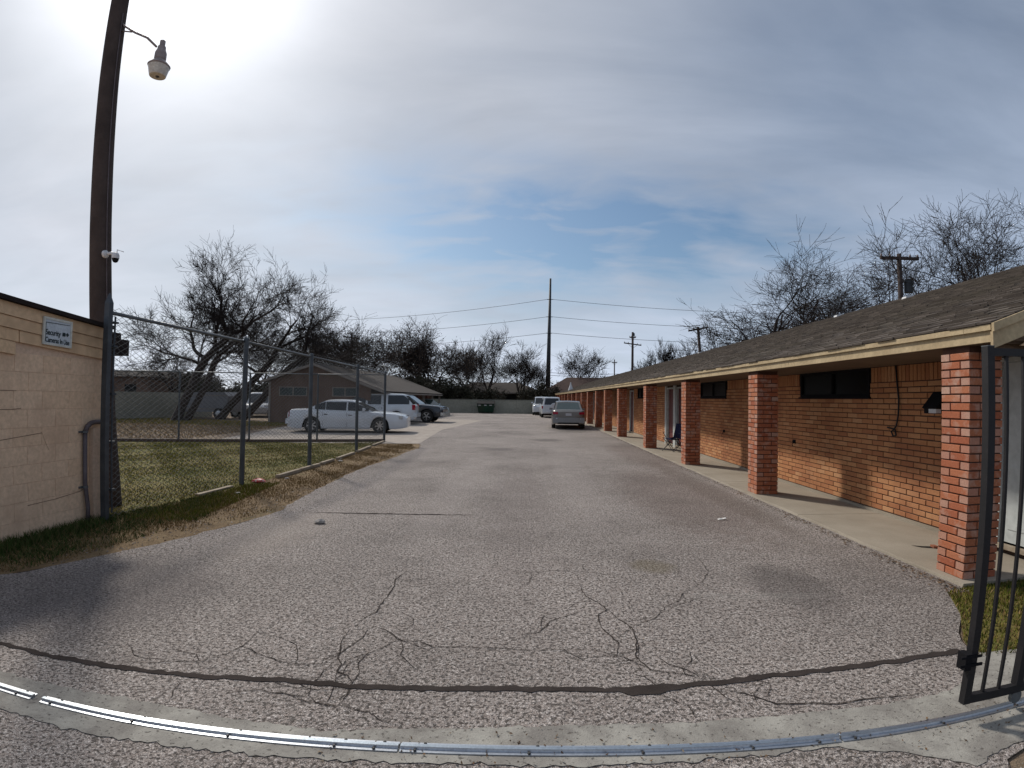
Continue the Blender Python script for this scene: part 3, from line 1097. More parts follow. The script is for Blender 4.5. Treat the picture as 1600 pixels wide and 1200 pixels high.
for _, t_, q in keep:
    if t_ == 'w':
        y0, y1, z = q
        brick_obj(me_w, WALL, (WX + .035 + br.uniform(-.003, .003), (y0 + y1) / 2, z + BH / 2 + br.uniform(-.0015, .0015)),
                  br.uniform(-.008, .008), (1, (y1 - y0) / BL, 1))
    else:
        k, c, rz, u, L_, zc = q
        ro = PW / 2 - .015 + (.0022 if abs(math.cos(rz)) > .5 else 0) + br.uniform(0, .002)
        x = c.x - math.cos(rz) * ro + -math.sin(rz) * -u * -1 * 0
        ux, uy = -math.sin(rz), math.cos(rz)
        red = L_ > .2 or (abs(math.cos(rz) - 1) > .1 and br.random() > .18)
        brick_obj(me_ps if red else me_ph, PIL[k],
                  (c.x - math.cos(rz) * ro + ux * u, c.y - math.sin(rz) * ro + uy * u, zc), rz, (1, (L_ - .004) / (.245 if red else .110), 1))
b1, b2, b3 = MB(), MB(), MB()
for _, t_, q in rest:
    if t_ == 'w':
        y0, y1, z = q
        j = br.uniform(-.0035, .0035)
        b1.box(WX + j, WX + .02, y0, y1, z, z + BH, 0, br.random() + .001, skip=(3,))
    else:
        k, c, rz, u, L_, zc = q
        ro = PW / 2 - .015 + (.002 if abs(math.cos(rz)) > .5 else 0)
        M = Matrix.Translation((c.x - math.cos(rz) * ro - math.sin(rz) * u, c.y - math.sin(rz) * ro + math.cos(rz) * u, zc)) @ Matrix.Rotation(rz, 4, 'Z')
        (b2 if L_ > .2 or (abs(math.cos(rz) - 1) > .1 and br.random() > .2) else b3).tbox(M, .03, L_ - .004, BH, 0, br.random() + .001)
for (y0, y1, z) in soldier:
    b1.box(WX + br.uniform(-.003, .003), WX + .02, y0, y1, z, ZT - .008, 0, br.random() + .001)
b1.build('brickwork', 'wall brick', MOT, kind='stuff')
b2.build('pillar_brickwork', 'pillar brick', MOT, kind='stuff')
b3.build('pillar_header_bricks', 'pillar header brick', MOT, kind='stuff')

# windows: dark screened sliders right under the soffit
for (ya, yb) in wins:
    b = MB()
    fr = .045
    b.box(WX - .02, WX + .05, ya, yb, 1.70, 1.70 + fr)
    b.box(WX - .02, WX + .05, ya, yb, 2.13 - fr, 2.13)
    b.box(WX - .02, WX + .05, ya, ya + fr, 1.70 + fr, 2.13 - fr)
    b.box(WX - .02, WX + .05, yb - fr, yb, 1.70 + fr, 2.13 - fr)
    b.box(WX - .012, WX + .05, (ya + yb) / 2 - .02, (ya + yb) / 2 + .02, 1.70 + fr, 2.13 - fr)
    w_ = b.build('window', 'black plastic', MOT)
    b = MB()
    b.box(WX + .02, WX + .03, ya + fr, (ya + yb) / 2 - .02, 1.745, 2.085)
    b.build('pane', 'window dark', w_)
    b = MB()
    b.box(WX + .012, WX + .022, (ya + yb) / 2 + .02, yb - fr, 1.745, 2.085)
    b.build('pane', 'window dark', w_)
    b = MB()
    b.box(WX - .045, WX + .0, ya - .02, yb + .02, 1.668, 1.698)
    b.build('sill', 'black plastic', w_)
    b = MB()
    b.box(WX + .04, WX + .19, ya, yb, 1.7, 2.13)
    b.build('reveal', 'dark gap', w_)

# doors
for i, (ya, yb, z0, z1) in enumerate(doors):
    b = MB()
    white = i == 0
    f_ = .05
    b.box(WX - .02, WX + .12, ya, ya + f_, z0, z1)
    b.box(WX - .02, WX + .12, yb - f_, yb, z0, z1)
    b.box(WX - .02, WX + .12, ya + f_, yb - f_, z1 - f_, z1)
    fr_ = b.build('door_frame', 'door white', MOT)
    b = MB()
    x_ = WX + (.012 if white else .05)
    ca, cb = ya + f_ + .004, yb - f_ - .004
    b.box(x_, x_ + .045, ca, cb, z0 + .02, z1 - f_ - .004)
    if white:
        for (pa, pb_) in ((z0 + .16, .95), (1.08, z1 - .22)):
            for (qa, qb) in ((ca + .10, (ca + cb) / 2 - .04), ((ca + cb) / 2 + .04, cb - .10)):
                b.box(x_ - .008, x_, qa, qb, pa, pb_)
    d_ = b.build('door', 'door white' if white else 'door red', MOT, label='white door' if white else None)
    b = MB()
    b.lathe((x_ - .03, ca + .07, 1.0), [(.012, 0), (.012, .02), (.026, .03), (.026, .05)], 10, 'x')
    b.build('handle', 'chrome', d_)
    b = MB()
    b.box(WX - .06, WX + .11, ya - .02, yb + .02, z0 - .045, z0 + .0, 0)
    b.build('threshold', 'timber', MOT)
# white corner boards by the paired doors
b = MB()
b.box(WX - .05, WX + .008, 17.86, 18.13, .031, 2.12)
b.build('door_surround', 'door white', MOT)
b = MB()
b.box(WX - .05, WX + .008, 19.06, 19.2, .031, 2.12)
b.build('door_surround', 'door white', MOT)

# porch soffit, beams and fascia boards
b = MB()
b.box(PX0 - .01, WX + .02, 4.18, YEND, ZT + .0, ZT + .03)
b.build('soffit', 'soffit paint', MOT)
b = MB()
b.box(PX0 + .06, WX + .1, 4.24, 4.32, ZT - .10, ZT - .002)
b.build('beam', 'soffit paint', MOT)
fy = [4.13, 7.8, 11.4, 16.2, 20.1, 24.9, 29.7, 34.5, 39.3, 44.1, 48.9, 53.7, 58.5, 63.3, 68, YEND + .1]
for ya, yb in zip(fy[:-1], fy[1:]):
    b = MB()
    b.box(PX0 - .045, PX0 - .012, ya + .002, yb - .002, ZT + .004, ZT + .105)
    b.build('fascia_board', 'fascia paint', MOT)
fy = [4.10, 4.42, 9.3, 14.0, 18.9, 23.6, 28.5, 33.4, 38.2, 43.0, 47.9, 52.8, 57.6, 62.4, 67.2, YEND + .1]
for ya, yb in zip(fy[:-1], fy[1:]):
    b = MB()
    b.hexa([(PX0 - .075, ya + .002, ZT + .10), (PX0 - .012, ya + .002, ZT + .108), (PX0 - .012, yb - .002, ZT + .108), (PX0 - .075, yb - .002, ZT + .10),
            (PX0 - .075, ya + .002, ZT + .150), (PX0 - .012, ya + .002, ZT + .158), (PX0 - .012, yb - .002, ZT + .158), (PX0 - .075, yb - .002, ZT + .150)])
    b.build('drip_board', 'fascia paint', MOT)

# roof: deck, courses of tabbed shingles, ridge caps, rake boards, gable planks
EX, EZ, RX = PX0 - .09, ZT + .158, 10.2
SL = .338
RZ = EZ + SL * (RX - EX)
b = MB()
Y0, Y1 = 4.08, YEND + .15
t_ = .03
b.hexa([(EX + .02, Y0, EZ - .02), (RX, Y0, RZ - .04), (RX, Y1, RZ - .04), (EX + .02, Y1, EZ - .02),
        (EX + .02, Y0, EZ - .002), (RX, Y0, RZ - .006), (RX, Y1, RZ - .006), (EX + .02, Y1, EZ - .002)])
b.hexa([(RX, Y0, RZ - .04), (2 * RX - EX, Y0, EZ - .02), (2 * RX - EX, Y1, EZ - .02), (RX, Y1, RZ - .04),
        (RX, Y0, RZ - .006), (2 * RX - EX, Y0, EZ), (2 * RX - EX, Y1, EZ), (RX, Y1, RZ - .006)])
ROOF = b.build('roof', 'roof deck', MOT)
L_s = math.hypot(RX - EX, RZ - EZ)
ux, uz = (RX - EX) / L_s, (RZ - EZ) / L_s
nx, nz = -uz, ux
EXPO, TAB = .142, .30
sh = []
ncr = int(L_s / EXPO)
for r_ in range(ncr + 1):
    s0 = r_ * EXPO
    off = br.uniform(0, TAB)
    y = Y0 - off
    while y < Y1:
        wd = TAB * br.choice((.6, .8, 1.0, 1.0, 1.2))
        y0, y1 = max(y, Y0), min(y + wd - .006, Y1)
        if y1 - y0 > .03:
            sh.append((s0, y0, y1, br.uniform(.012, .024), br.uniform(-.010, .010)))
        y += wd


def sh_pts(s0, y0, y1, th, ds):
    a0, a1 = s0 + ds, min(s0 + EXPO + .03, L_s)

    def P_(s, y, h):
        return (EX + ux * s + nx * h, y, EZ + uz * s + nz * h)
    return [P_(a0, y0, -.004), P_(a1, y0, -.006), P_(a1, y1, -.006), P_(a0, y1, -.004),
            P_(a0, y0, th), P_(a1, y0, .001), P_(a1, y1, .001), P_(a0, y1, th)]


def sh_key(q):
    x = EX + ux * q[0]
    zc = EZ + uz * q[0]
    y = (q[1] + q[2]) / 2
    d = math.dist((x, y, zc), (0, 0, 1.62))
    graz = abs(-nx * x + nz * (zc - 1.62) * -1) / d
    return -(q[2] - q[1]) / d * 1.0 if y < 11 and x < 8 else 0


sh.sort(key=sh_key)
for q in sh[:290]:
    b = MB()
    b.hexa(sh_pts(*q), skip=(0,))
    b.build('shingle', 'shingle', ROOF)
b = MB()
for q in sh[290:]:
    b.hexa(sh_pts(*q), 0, br.random() + .001, skip=(0, 3))
b.build('shingles', 'shingle', ROOF, kind='stuff')
b = MB()
y = Y0
while y < Y1:
    b.hexa([(RX - .14, y, RZ - .05), (RX, y, RZ + .006), (RX, y + .20, RZ + .002), (RX - .14, y + .20, RZ - .054),
            (RX - .14, y, RZ - .037), (RX, y, RZ + .020), (RX, y + .20, RZ + .010), (RX - .14, y + .20, RZ - .046)], 0, br.random() + .001)
    b.hexa([(RX, y, RZ + .006), (RX + .14, y, RZ - .05), (RX + .14, y + .20, RZ - .054), (RX, y + .20, RZ + .002),
            (RX, y, RZ + .020), (RX + .14, y, RZ - .037), (RX + .14, y + .20, RZ - .046), (RX, y + .20, RZ + .010)], 0, br.random() + .001)
    y += .145
b.build('ridge_caps', 'shingle', ROOF, kind='stuff')


def rake(y, x0, x1, dz0, dz1, th, name, m):
    for sgn in (1, -1):
        b = MB()
        pts = []
        for dz in (dz0, dz1):
            for (xx, yy_) in ((x0, y), (x1, y), (x1, y + th), (x0, y + th)):
                X_ = xx if sgn > 0 else 2 * RX - xx
                pts.append((X_, yy_, EZ + SL * (xx - EX) + dz))
        b.hexa(pts)
        b.build(name, m, MOT)


rake(4.045, EX - .0, RX - .001, -.075, -.004, .03, 'rake_trim', 'fascia paint')
rake(4.076, EX + .015, RX - .001, -.22, -.078, .03, 'rake_board', 'fascia paint')
k = 0
z = ZT - .02
while z < RZ - .3:
    xa = EX + max(0, (z + .15 - EZ)) / SL + .35
    b = MB()
    b.hexa([(xa, 4.108, z), (2 * RX - xa, 4.108, z), (2 * RX - xa, 4.13, z), (xa, 4.13, z),
            (xa + .3, 4.122, z + .155), (2 * RX - xa - .3, 4.122, z + .155), (2 * RX - xa - .3, 4.135, z + .155), (xa + .3, 4.135, z + .155)])
    b.build('gable_plank', 'plank paint', MOT)
    z += .15
b = MB()
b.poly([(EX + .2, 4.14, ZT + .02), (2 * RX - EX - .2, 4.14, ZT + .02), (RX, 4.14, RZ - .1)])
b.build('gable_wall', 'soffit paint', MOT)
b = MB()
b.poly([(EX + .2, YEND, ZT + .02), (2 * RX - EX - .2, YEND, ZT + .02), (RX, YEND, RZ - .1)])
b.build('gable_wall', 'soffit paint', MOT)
for (y, hx) in ((13.2, 9.9), (16.6, 10.0), (30.0, 9.9)):
    b = MB()
    zc = EZ + SL * (hx - EX)
    b.hexa([(hx - .12, y - .09, zc - .03), (hx + .12, y - .09, zc + .05), (hx + .12, y + .09, zc + .05), (hx - .12, y + .09, zc - .03),
            (hx - .10, y - .08, zc + .03), (hx + .10, y - .08, zc + .08), (hx + .10, y + .08, zc + .08), (hx - .10, y + .08, zc + .03)])
    b.build('roof_vent', 'white plastic', ROOF)
b = MB()
b.lathe((4.75, 56.2, 2.45), [(.30, 0), (.22, .3), (.08, .7), (.05, .95)], 10)
b.build('roof_cone', 'white plastic', ROOF)

# fittings on the porch wall
for (y, z) in ((9.95, .86), (13.55, .84), (21.6, .84)):
    b = MB()
    b.box(WX - .012, WX + .006, y - .05, y + .05, z - .035, z + .035)
    b.box(WX - .03, WX - .012, y - .02, y + .025, z - .02, z + .02)
    b.tube([(WX - .02, y, z - .02), (WX - .045, y, z - .05), (WX - .05, y - .04, z - .08)], .006, 6)
    b.build('outlet', 'black plastic', MOT)

# things hung on or left at the porch
mb_ = thing('mailbox', 'black wall box with a small white label beside the nearest brick pillar', 'mailbox', (WX, 6.08, 1.50))
b = MB()
prof = [(WX, 1.49), (WX - .26, 1.49), (WX - .26, 1.56), (WX - .10, 1.74), (WX, 1.76)]
for ya, yb in ((5.98, 6.19),):
    A = [(x, ya, z) for x, z in prof]
    B_ = [(x, yb, z) for x, z in prof]
    b.poly(A)
    b.poly(B_[::-1])
    for k in range(len(prof)):
        k2 = (k + 1) % len(prof)
        b.poly([A[k2], A[k], B_[k], B_[k2]])
b.build('box_body', 'black plastic', mb_)
b = MB()
b.hexa([(WX - .275, 5.96, 1.56), (WX - .255, 5.96, 1.545), (WX - .255, 6.21, 1.545), (WX - .275, 6.21, 1.56),
        (WX - .11, 5.96, 1.755), (WX - .09, 5.96, 1.745), (WX - .09, 6.21, 1.745), (WX - .11, 6.21, 1.755)])
b.build('lid', 'black plastic', mb_)
b = MB()
b.box(WX - .268, WX - .2, 5.972, 5.979, 1.495, 1.545)
b.box(WX - .268, WX - .2605, 5.979, 6.10, 1.495, 1.545)
b.build('paper_label', 'white plastic', mb_)

cb_ = MB()
pts = [(WX - .015, 7.06, 2.13), (WX - .02, 7.03, 1.9), (WX - .016, 7.0, 1.65), (WX - .03, 6.99, 1.45), (WX - .03, 7.03, 1.30), (WX - .04, 7.08, 1.24), (WX - .03, 7.14, 1.22), (WX - .03, 7.10, 1.16), (WX - .04, 7.02, 1.17), (WX - .03, 7.06, 1.25), (WX - .03, 7.22, 1.27)]
cb_.tube(pts, .011, 6)
cb_.build('hanging_cable', 'cable', None, kind='thing', origin=(WX, 7.06, 1.2), cat='cable', smooth=True,
          label='dark red-brown cable hanging down the porch wall with a curled end')
MATS['cable'].node_tree  # keep


def camp_chair(loc, rz):
    t = thing('camp_chair', 'dark blue folding camp chair with thin legs standing on the motel walkway', 'chair', loc, rz)
    b = MB()
    b.grid([[(-.26, -.02 + j * .12 - .22, .43 - .05 * math.sin(math.pi * i / 6) - .02 * math.sin(math.pi * j / 4)) for i in range(1)] +
            [(-.26 + .52 * i / 6, -.24 + j * .12, .45 - .06 * math.sin(math.pi * i / 6) - .02 * math.sin(math.pi * j / 4)) for i in range(7)] for j in range(5)])
    b.build('seat', 'camp fabric', t, local=True, smooth=True)
    b = MB()
    b.grid([[(-.27 + .54 * i / 6, .24 + .16 * j / 5 + .05 * math.sin(math.pi * i / 6), .42 + .50 * j / 5) for i in range(7)] for j in range(6)])
    b.build('backrest', 'camp fabric', t, local=True, smooth=True)
    for s_ in (-1, 1):
        b = MB()
        b.grid([[(s_ * (.25 + .07 * i), -.26 + .5 * j / 4, .64 - .03 * math.sin(math.pi * j / 4)) for i in range(2)] for j in range(5)])
        b.build('armrest', 'camp fabric', t, local=True)
    for pts in ([(-.3, -.28, 0), (.3, -.24, .45)], [(.3, -.28, 0), (-.3, -.24, .45)], [(-.3, .3, 0), (.3, .25, .45)], [(.3, .3, 0), (-.3, .25, .45)],
                [(-.3, -.28, 0), (-.29, .27, .42)], [(.3, -.28, 0), (.29, .27, .42)], [(-.3, .30, 0), (-.29, -.26, .64)], [(.3, .30, 0), (.29, -.26, .64)]):
        b = MB()
        b.tube(pts, .011, 6)
        b.build('leg', 'black iron', t, local=True)
    for s_ in (-1, 1):
        b = MB()
        b.tube([(s_ * .29, .24, .35), (s_ * .28, .42, .94)], .010, 6)
        b.build('back_post', 'black iron', t, local=True)
    return t


camp_chair((4.62, 16.5, .03), math.radians(-62)).scale = (.85, .85, .92)
# hole broken out of the walkway with brick rubble in it
b = MB()
hp = [(4.30, 5.66), (4.40, 5.60), (4.48, 5.58), (4.60, 5.46), (4.66, 5.40), (4.58, 5.42), (4.47, 5.50), (4.36, 5.56)]
b.poly([(x, y, .034) for x, y in hp])
b.build('broken_hole', 'dark gap', walk)
b = MB()
for (x, y, s_) in ((4.50, 5.53, .05), (4.57, 5.47, .06), (4.64, 5.43, .05)):
    M = Matrix.Translation((x, y, .040)) @ Matrix.Rotation(.5 * x * 9, 4, 'Z')
    b.tbox(M, s_ * 1.6, s_, .03)
b.build('brick_rubble', 'brick rubble', walk, kind='stuff')

# ------------------------------------------------------------------ painted block building on the left
BB = thing('block_building', 'tan painted block shed wall with a plank band and dark roof edge at left', 'building', (-5.44, 6.33, 0))
BX = -5.44


def topz(y):
    return 2.50 - .074 * (y - 6.29)


b = MB()
b.hexa([(-11, -3, 0), (BX - .004, -3, 0), (BX - .004, 6.33, 0), (-11, 6.33, 0), (-11, -3, topz(-3)), (BX - .004, -3, topz(-3)), (BX - .004, 6.33, topz(6.33)), (-11, 6.33, topz(6.33))])
BW = b.build('wall', 'block paint', BB)
lr = random.Random(4)
z = .0
r_ = 0
while z < 1.9:
    y = 6.33
    first = .405 if r_ % 2 == 0 else .2
    while y > 2.5:
        ln = first if y == 6.33 else .405
        b = MB()
        j = lr.uniform(-.0008, .0008)
        x1 = BX + j
        e = .002
        ya, yb = y - ln + .0012, y - .0012
        za, zb = z + .0012, min(z + .2025, 2.06) - .0012
        b.v = [(BX - .012, ya, za), (BX - .012, yb, za), (BX - .012, yb, zb), (BX - .012, ya, zb),
               (x1, ya + e, za + e), (x1, yb - e, za + e), (x1, yb - e, zb - e), (x1, ya + e, zb - e)]
        for k in range(4):
            b.face((k, (k + 1) % 4, 4 + (k + 1) % 4, 4 + k))
        b.face((4, 5, 6, 7))
        b.build('block', 'block painted', BW)
        y -= ln
    z += .2025
    r_ += 1
# lapped planks above the blocks
for i, (d0, d1, ye) in enumerate(((-.46, -.335, 4.95), (-.33, -.205, -1), (-.20, -.060, -1), (-.60, -.465, 4.90))):
    ya, yb = (ye, 6.31) if ye > 0 else (2.4, 6.31)
    if i == 3:
        ya, yb = 2.4, 4.9
    b = MB()
    zb0 = topz(ya)
    zb1 = topz(yb)
    b.hexa([(BX - .01, ya, zb0 + d0), (BX + .030, ya, zb0 + d0), (BX + .030, yb, zb1 + d0), (BX - .01, yb, zb1 + d0),
            (BX - .01, ya, zb0 + d1), (BX + .016, ya, zb0 + d1), (BX + .016, yb, zb1 + d1), (BX - .01, yb, zb1 + d1)])
    b.build('plank', 'plank paint', BB)
b = MB()
ya, yb = 2.4, 4.94
b.hexa([(BX - .01, ya, topz(ya) - .46), (BX + .022, ya, topz(ya) - .46), (BX + .022, yb, topz(yb) - .46), (BX - .01, yb, topz(yb) - .46),
        (BX - .01, ya, topz(ya) - .335), (BX + .014, ya, topz(ya) - .335), (BX + .014, yb, topz(yb) - .335), (BX - .01, yb, topz(yb) - .335)])
b.build('plank', 'plank paint', BB)
b = MB()
b.hexa([(-11.2, -3, topz(-3) - .055), (BX + .07, -3, topz(-3) - .055), (BX + .07, 6.36, topz(6.36) - .055), (-11.2, 6.36, topz(6.36) - .055),
        (-11.2, -3, topz(-3) - .005), (BX + .07, -3, topz(-3) - .005), (BX + .07, 6.36, topz(6.36) - .005), (-11.2, 6.36, topz(6.36) - .005)])
b.build('roof_edge', 'dark wood', BB)
b = MB()
b.box(BX - .5, BX - .03, 6.36, 6.62, 2.34, 2.42)
b.box(BX - .5, BX + .02, 6.36, 6.72, 2.12, 2.335)
b.build('eave_block', 'dark wood', BB)
b = MB()
b.box(BX + .0, BX + .07, 6.06, 6.175, 0, 1.17)
b.build('wall_post', 'block paint', BB)
b = MB()
b.tube([(BX + .05, 5.97, -.02), (BX + .07, 5.96, .2), (BX + .04, 5.95, .5), (BX + .04, 5.95, 1.12)], .026, 8)
b.tube([(BX + .04, 5.95, 1.12), (BX + .05, 5.97, 1.19), (BX + .05, 6.03, 1.235), (BX + .05, 6.10, 1.245), (BX + .05, 6.30, 1.245)], .030, 8)
cdt = b.build('conduit', 'pipe grey', BB, smooth=True)
for z in (.45, 1.13):
    b = MB()
    b.tube([(BX + .04, 5.95, z - .012), (BX + .04, 5.95, z + .012)], .036, 8)
    b.box(BX, BX + .02, 5.88, 6.02, z - .012, z + .012)
    b.build('pipe_strap', 'galvanized', cdt)
# bump of hairline cracks in the paint
b = MB()
for pts in ([(4.2, 1.10), (4.75, 1.10), (5.1, 1.13), (5.32, 1.15), (5.36, 1.06), (5.42, .95)], [(4.3, 1.42), (4.9, 1.42), (5.02, 1.43)], [(5.1, .36), (5.5, .37), (5.9, .40), (5.98, .43)], [(4.4, 1.72), (4.72, 1.62), (4.95, 1.62)]):
    b = MB()
    for k in range(len(pts) - 1):
        (y0, z0), (y1, z1) = pts[k], pts[k + 1]
        b.poly([(BX + .004, y0, z0 - .004), (BX + .004, y1, z1 - .003), (BX + .004, y1, z1 + .003), (BX + .004, y0, z0 + .004)])
    b.build('paint_crack', 'old paint line', BB)

# sign
SG = thing('security_sign', 'small white sign reading Security Cameras In Use on the plank band', 'sign', (BX + .04, 5.50, 2.30))


def sgz(y, z):
    return z - .035 * (y - 5.50)


b = MB()
x0 = BX + .034
ya, yb, za, zb = 5.262, 5.668, 2.150, 2.440
b.hexa([(x0, ya, sgz(ya, za)), (x0 + .012, ya, sgz(ya, za)), (x0 + .012, yb, sgz(yb, za)), (x0, yb, sgz(yb, za)),
        (x0, ya, sgz(ya, zb)), (x0 + .012, ya, sgz(ya, zb)), (x0 + .012, yb, sgz(yb, zb)), (x0, yb, sgz(yb, zb))])
b.build('sign_panel', 'sign white', SG)
for (a0, a1, c0, c1) in ((ya - .012, yb + .012, zb - .012, zb + .012), (ya - .012, yb + .012, za - .012, za + .012), (ya - .012, ya + .012, za + .012, zb - .012), (yb - .012, yb + .012, za + .012, zb - .012)):
    b = MB()
    b.hexa([(x0 - .002, a0, sgz(a0, c0)), (x0 + .02, a0, sgz(a0, c0)), (x0 + .02, a1, sgz(a1, c0)), (x0 - .002, a1, sgz(a1, c0)),
            (x0 - .002, a0, sgz(a0, c1)), (x0 + .02, a0, sgz(a0, c1)), (x0 + .02, a1, sgz(a1, c1)), (x0 - .002, a1, sgz(a1, c1))])
    b.build('sign_frame', 'sign frame', SG)
b = MB()
b.box(x0 + .014, x0 + .0155, ya + .022, yb - .022, zb - .045, zb - .039)
b.box(x0 + .014, x0 + .0155, ya + .022, ya + .027, za + .03, zb - .045)
b.build('sign_line', 'sign ink', SG)


def lettering(txt, y, z, size, parent, wd=.2):
    cu = bpy.data.curves.new('lettering', 'FONT')
    cu.body = txt
    cu.size = size
    cu.offset = size * .018
    cu.extrude = .0008
    cu.space_character = .98
    cu.materials.append(MATS['sign ink'])
    tmp = bpy.data.objects.new('lettering_curve', cu)
    COL.objects.link(tmp)
    bpy.context.view_layer.update()
    me = bpy.data.meshes.new_from_object(tmp.evaluated_get(bpy.context.evaluated_depsgraph_get()))
    bpy.data.objects.remove(tmp)
    if not me.materials:
        me.materials.append(MATS['sign ink'])
    xmax = max(v.co.x for v in me.vertices)
    xs = wd / xmax
    me.transform(Matrix(((0, 0, 1, x0 + .0145), (xs, 0, 0, y), (-.035 * xs, 1, 0, z), (0, 0, 0, 1))))
    me.transform(Matrix.Translation(-ORG[parent.name]))
    o = bpy.data.objects.new('lettering', me)
    COL.objects.link(o)
    o.parent = parent
    return o


lettering('Security', 5.285, 2.262, .088, SG, .225)
lettering('Cameras In Use', 5.285, 2.180, .080, SG, .360)
b = MB()   # little camera pictogram after the word
b.box(x0 + .014, x0 + .0158, 5.535, 5.580, 2.262, 2.305)
b.poly([(x0 + .0158, 5.582, 2.284), (x0 + .0158, 5.596, 2.266), (x0 + .0158, 5.596, 2.302)])
b.poly([(x0 + .0158, 5.602, 2.262), (x0 + .0158, 5.614, 2.262), (x0 + .0158, 5.636, 2.284), (x0 + .0158, 5.614, 2.306), (x0 + .0158, 5.602, 2.306)])
b.build('camera_symbol', 'sign ink', SG)

# ------------------------------------------------------------------ wooden pole with lamp and dome camera
PB, PT = Vector((-5.90, 7.0, -.2)), Vector((-6.73, 7.0, 9.6))
UP = thing('utility_pole', 'tall dark wooden pole behind the tan block wall', 'pole', (-6.02, 7.0, 0))


def pole_at(z):
    t = (z - PB.z) / (PT.z - PB.z)
    return PB.lerp(PT, t)


b = MB()
pr = random.Random(2)
b.tube([pole_at(z) + Vector((pr.uniform(-.004, .004), 0, 0)) for z in np.arange(-.2, 9.7, .6)], [.155 - .0012 * z for z in np.arange(-.2, 9.7, .6)], 18)
b.build('shaft', 'pole wood', UP, smooth=True)
b = MB()
b.tube([pole_at(z) + Vector((.155 - .0012 * z, -.05, 0)) for z in (2.0, 2.8, 3.5, 5.0, 6.4, 7.6)], .008, 5)
b.build('ground_wire', 'pipe grey', UP)
LP = thing('pole_lamp', 'bucket shaped area lamp on a thin curved arm near the pole top', 'lamp', (-5.6, 7.0, 6.7))
b = MB()
a0 = pole_at(7.42) + Vector((.14, -.02, 0))
b.tube([a0, a0 + Vector((.06, 0, -.06)), Vector((-6.14, 7, 7.22)), Vector((-5.88, 7, 7.08)), Vector((-5.68, 7, 6.89))], [.016, .018, .02, .02, .018], 8)
b.tube([pole_at(7.28) + Vector((.14, -.02, 0)), Vector((-6.2, 7, 7.24))], .012, 6)
b.build('arm', 'lamp metal', LP, smooth=True)
b = MB()
c = (-5.575, 7.0, 6.60)
b.lathe(c, [(.075, .02), (.09, .06), (.088, .16), (.065, .22), (.06, .27), (.042, .28), (.042, .37), (.03, .38)], 18)
b.build('lamp_head', 'lamp metal', LP, smooth=False)
b = MB()
b.lathe((c[0], c[1], c[2]), [(.165, -.075), (.172, -.06), (.09, .03), (.075, .045)], 20)
b.build('reflector', 'lamp metal', LP)
b = MB()
b.lathe((c[0], c[1], c[2]), [(.118, -.235), (.125, -.225), (.160, -.078), (.150, -.07)], 20)
b.build('refractor', 'lamp lens', LP)
b = MB()
b.lathe((c[0], c[1], c[2] - .25), [(.02, 0), (.03, .012)], 10)
b.build('lens_screw', 'bolt', LP)

DC = thing('dome_camera', 'small white security camera with a dark dome fixed to the wooden pole', 'camera', (-5.95, 6.9, 3.58))
b = MB()
pz = pole_at(3.58)
b.lathe((pz.x + .19, 6.86, 3.59), [(.055, -.004), (.055, .03), (.03, .05)], 14, 'x')
b.build('mount_plate', 'white plastic', DC)
b = MB()
b.tube([(pz.x + .19, 6.86, 3.59), (pz.x + .30, 6.86, 3.60), (pz.x + .36, 6.86, 3.575)], [.022, .022, .03], 8)
b.build('mount_arm', 'white plastic', DC, smooth=True)
b = MB()
b.lathe((pz.x + .38, 6.86, 3.52), [(.052, 0), (.052, .045), (.042, .075), (.02, .09)], 16)
b.build('housing', 'white plastic', DC, smooth=False)
b = MB()
b.lathe((pz.x + .38, 6.86, 3.52), [(.005, -.062), (.028, -.053), (.042, -.03), (.047, -.002)], 16)
b.build('dome', 'black plastic', DC, smooth=True)
b = MB()
b.tube([(pz.x + .40, 6.86, 3.60), (pz.x + .40, 6.86, 3.645), (pz.x + .51, 6.86, 3.61)], .007, 6)
b.build('antenna', 'white plastic', DC)

# ------------------------------------------------------------------ chain link fence round the lawn
FE = thing('chain_link_fence', 'grey chain link fence on steel posts around the lawn at left', 'fence', (-5.33, 6.07, 0))
FP = [((-5.215, 6.07), 2.64), ((-5.10, 9.20), 2.61), ((-4.88, 11.7), 2.53), ((-4.92, 15.14), 2.50), ((-5.08, 18.74), 2.48)]
BP = [((-5.08, 18.74), 2.40), ((-7.30, 18.12), 2.37), ((-9.45, 17.50), 2.36), ((-11.65, 16.9), 2.36), ((-13.9, 16.25), 2.35), ((-16.2, 15.6), 2.34)]
for i, ((x, y), h) in enumerate(FP):
    b = MB()
    if i == 0:
        s_ = .036
        b.box(x - s_, x + s_, y - s_, y + s_, -.1, 2.74)
        b.hexa([(x - s_, y - s_, 2.74), (x + s_, y - s_, 2.74), (x + s_, y + s_, 2.74), (x - s_, y + s_, 2.74),
                (x - .006, y - .006, 2.86), (x + .006, y - .006, 2.86), (x + .006, y + .006, 2.86), (x - .006, y + .006, 2.86)])
        b.build('corner_post', 'galvanized post', FE)
    else:
        b.tube([(x, y, -.1), (x + (.04 if i == 1 else 0), y, h)], .044, 12)
        b.lathe((x + (.04 if i == 1 else 0), y, h), [(.05, -.02), (.05, .02), (.03, .05)], 12)
        b.build('post', 'galvanized post', FE)
for (x, y), h in BP[1:]:
    b = MB()
    b.tube([(x, y, -.1), (x, y, h)], .032, 10)
    b.build('post', 'galvanized post', FE)


def rail(a, za, c, zc, r_=.021):
    b = MB()
    b.tube([(a[0], a[1], za), (c[0], c[1], zc)], r_, 8)
    b.build('top_rail', 'galvanized', FE, smooth=True)


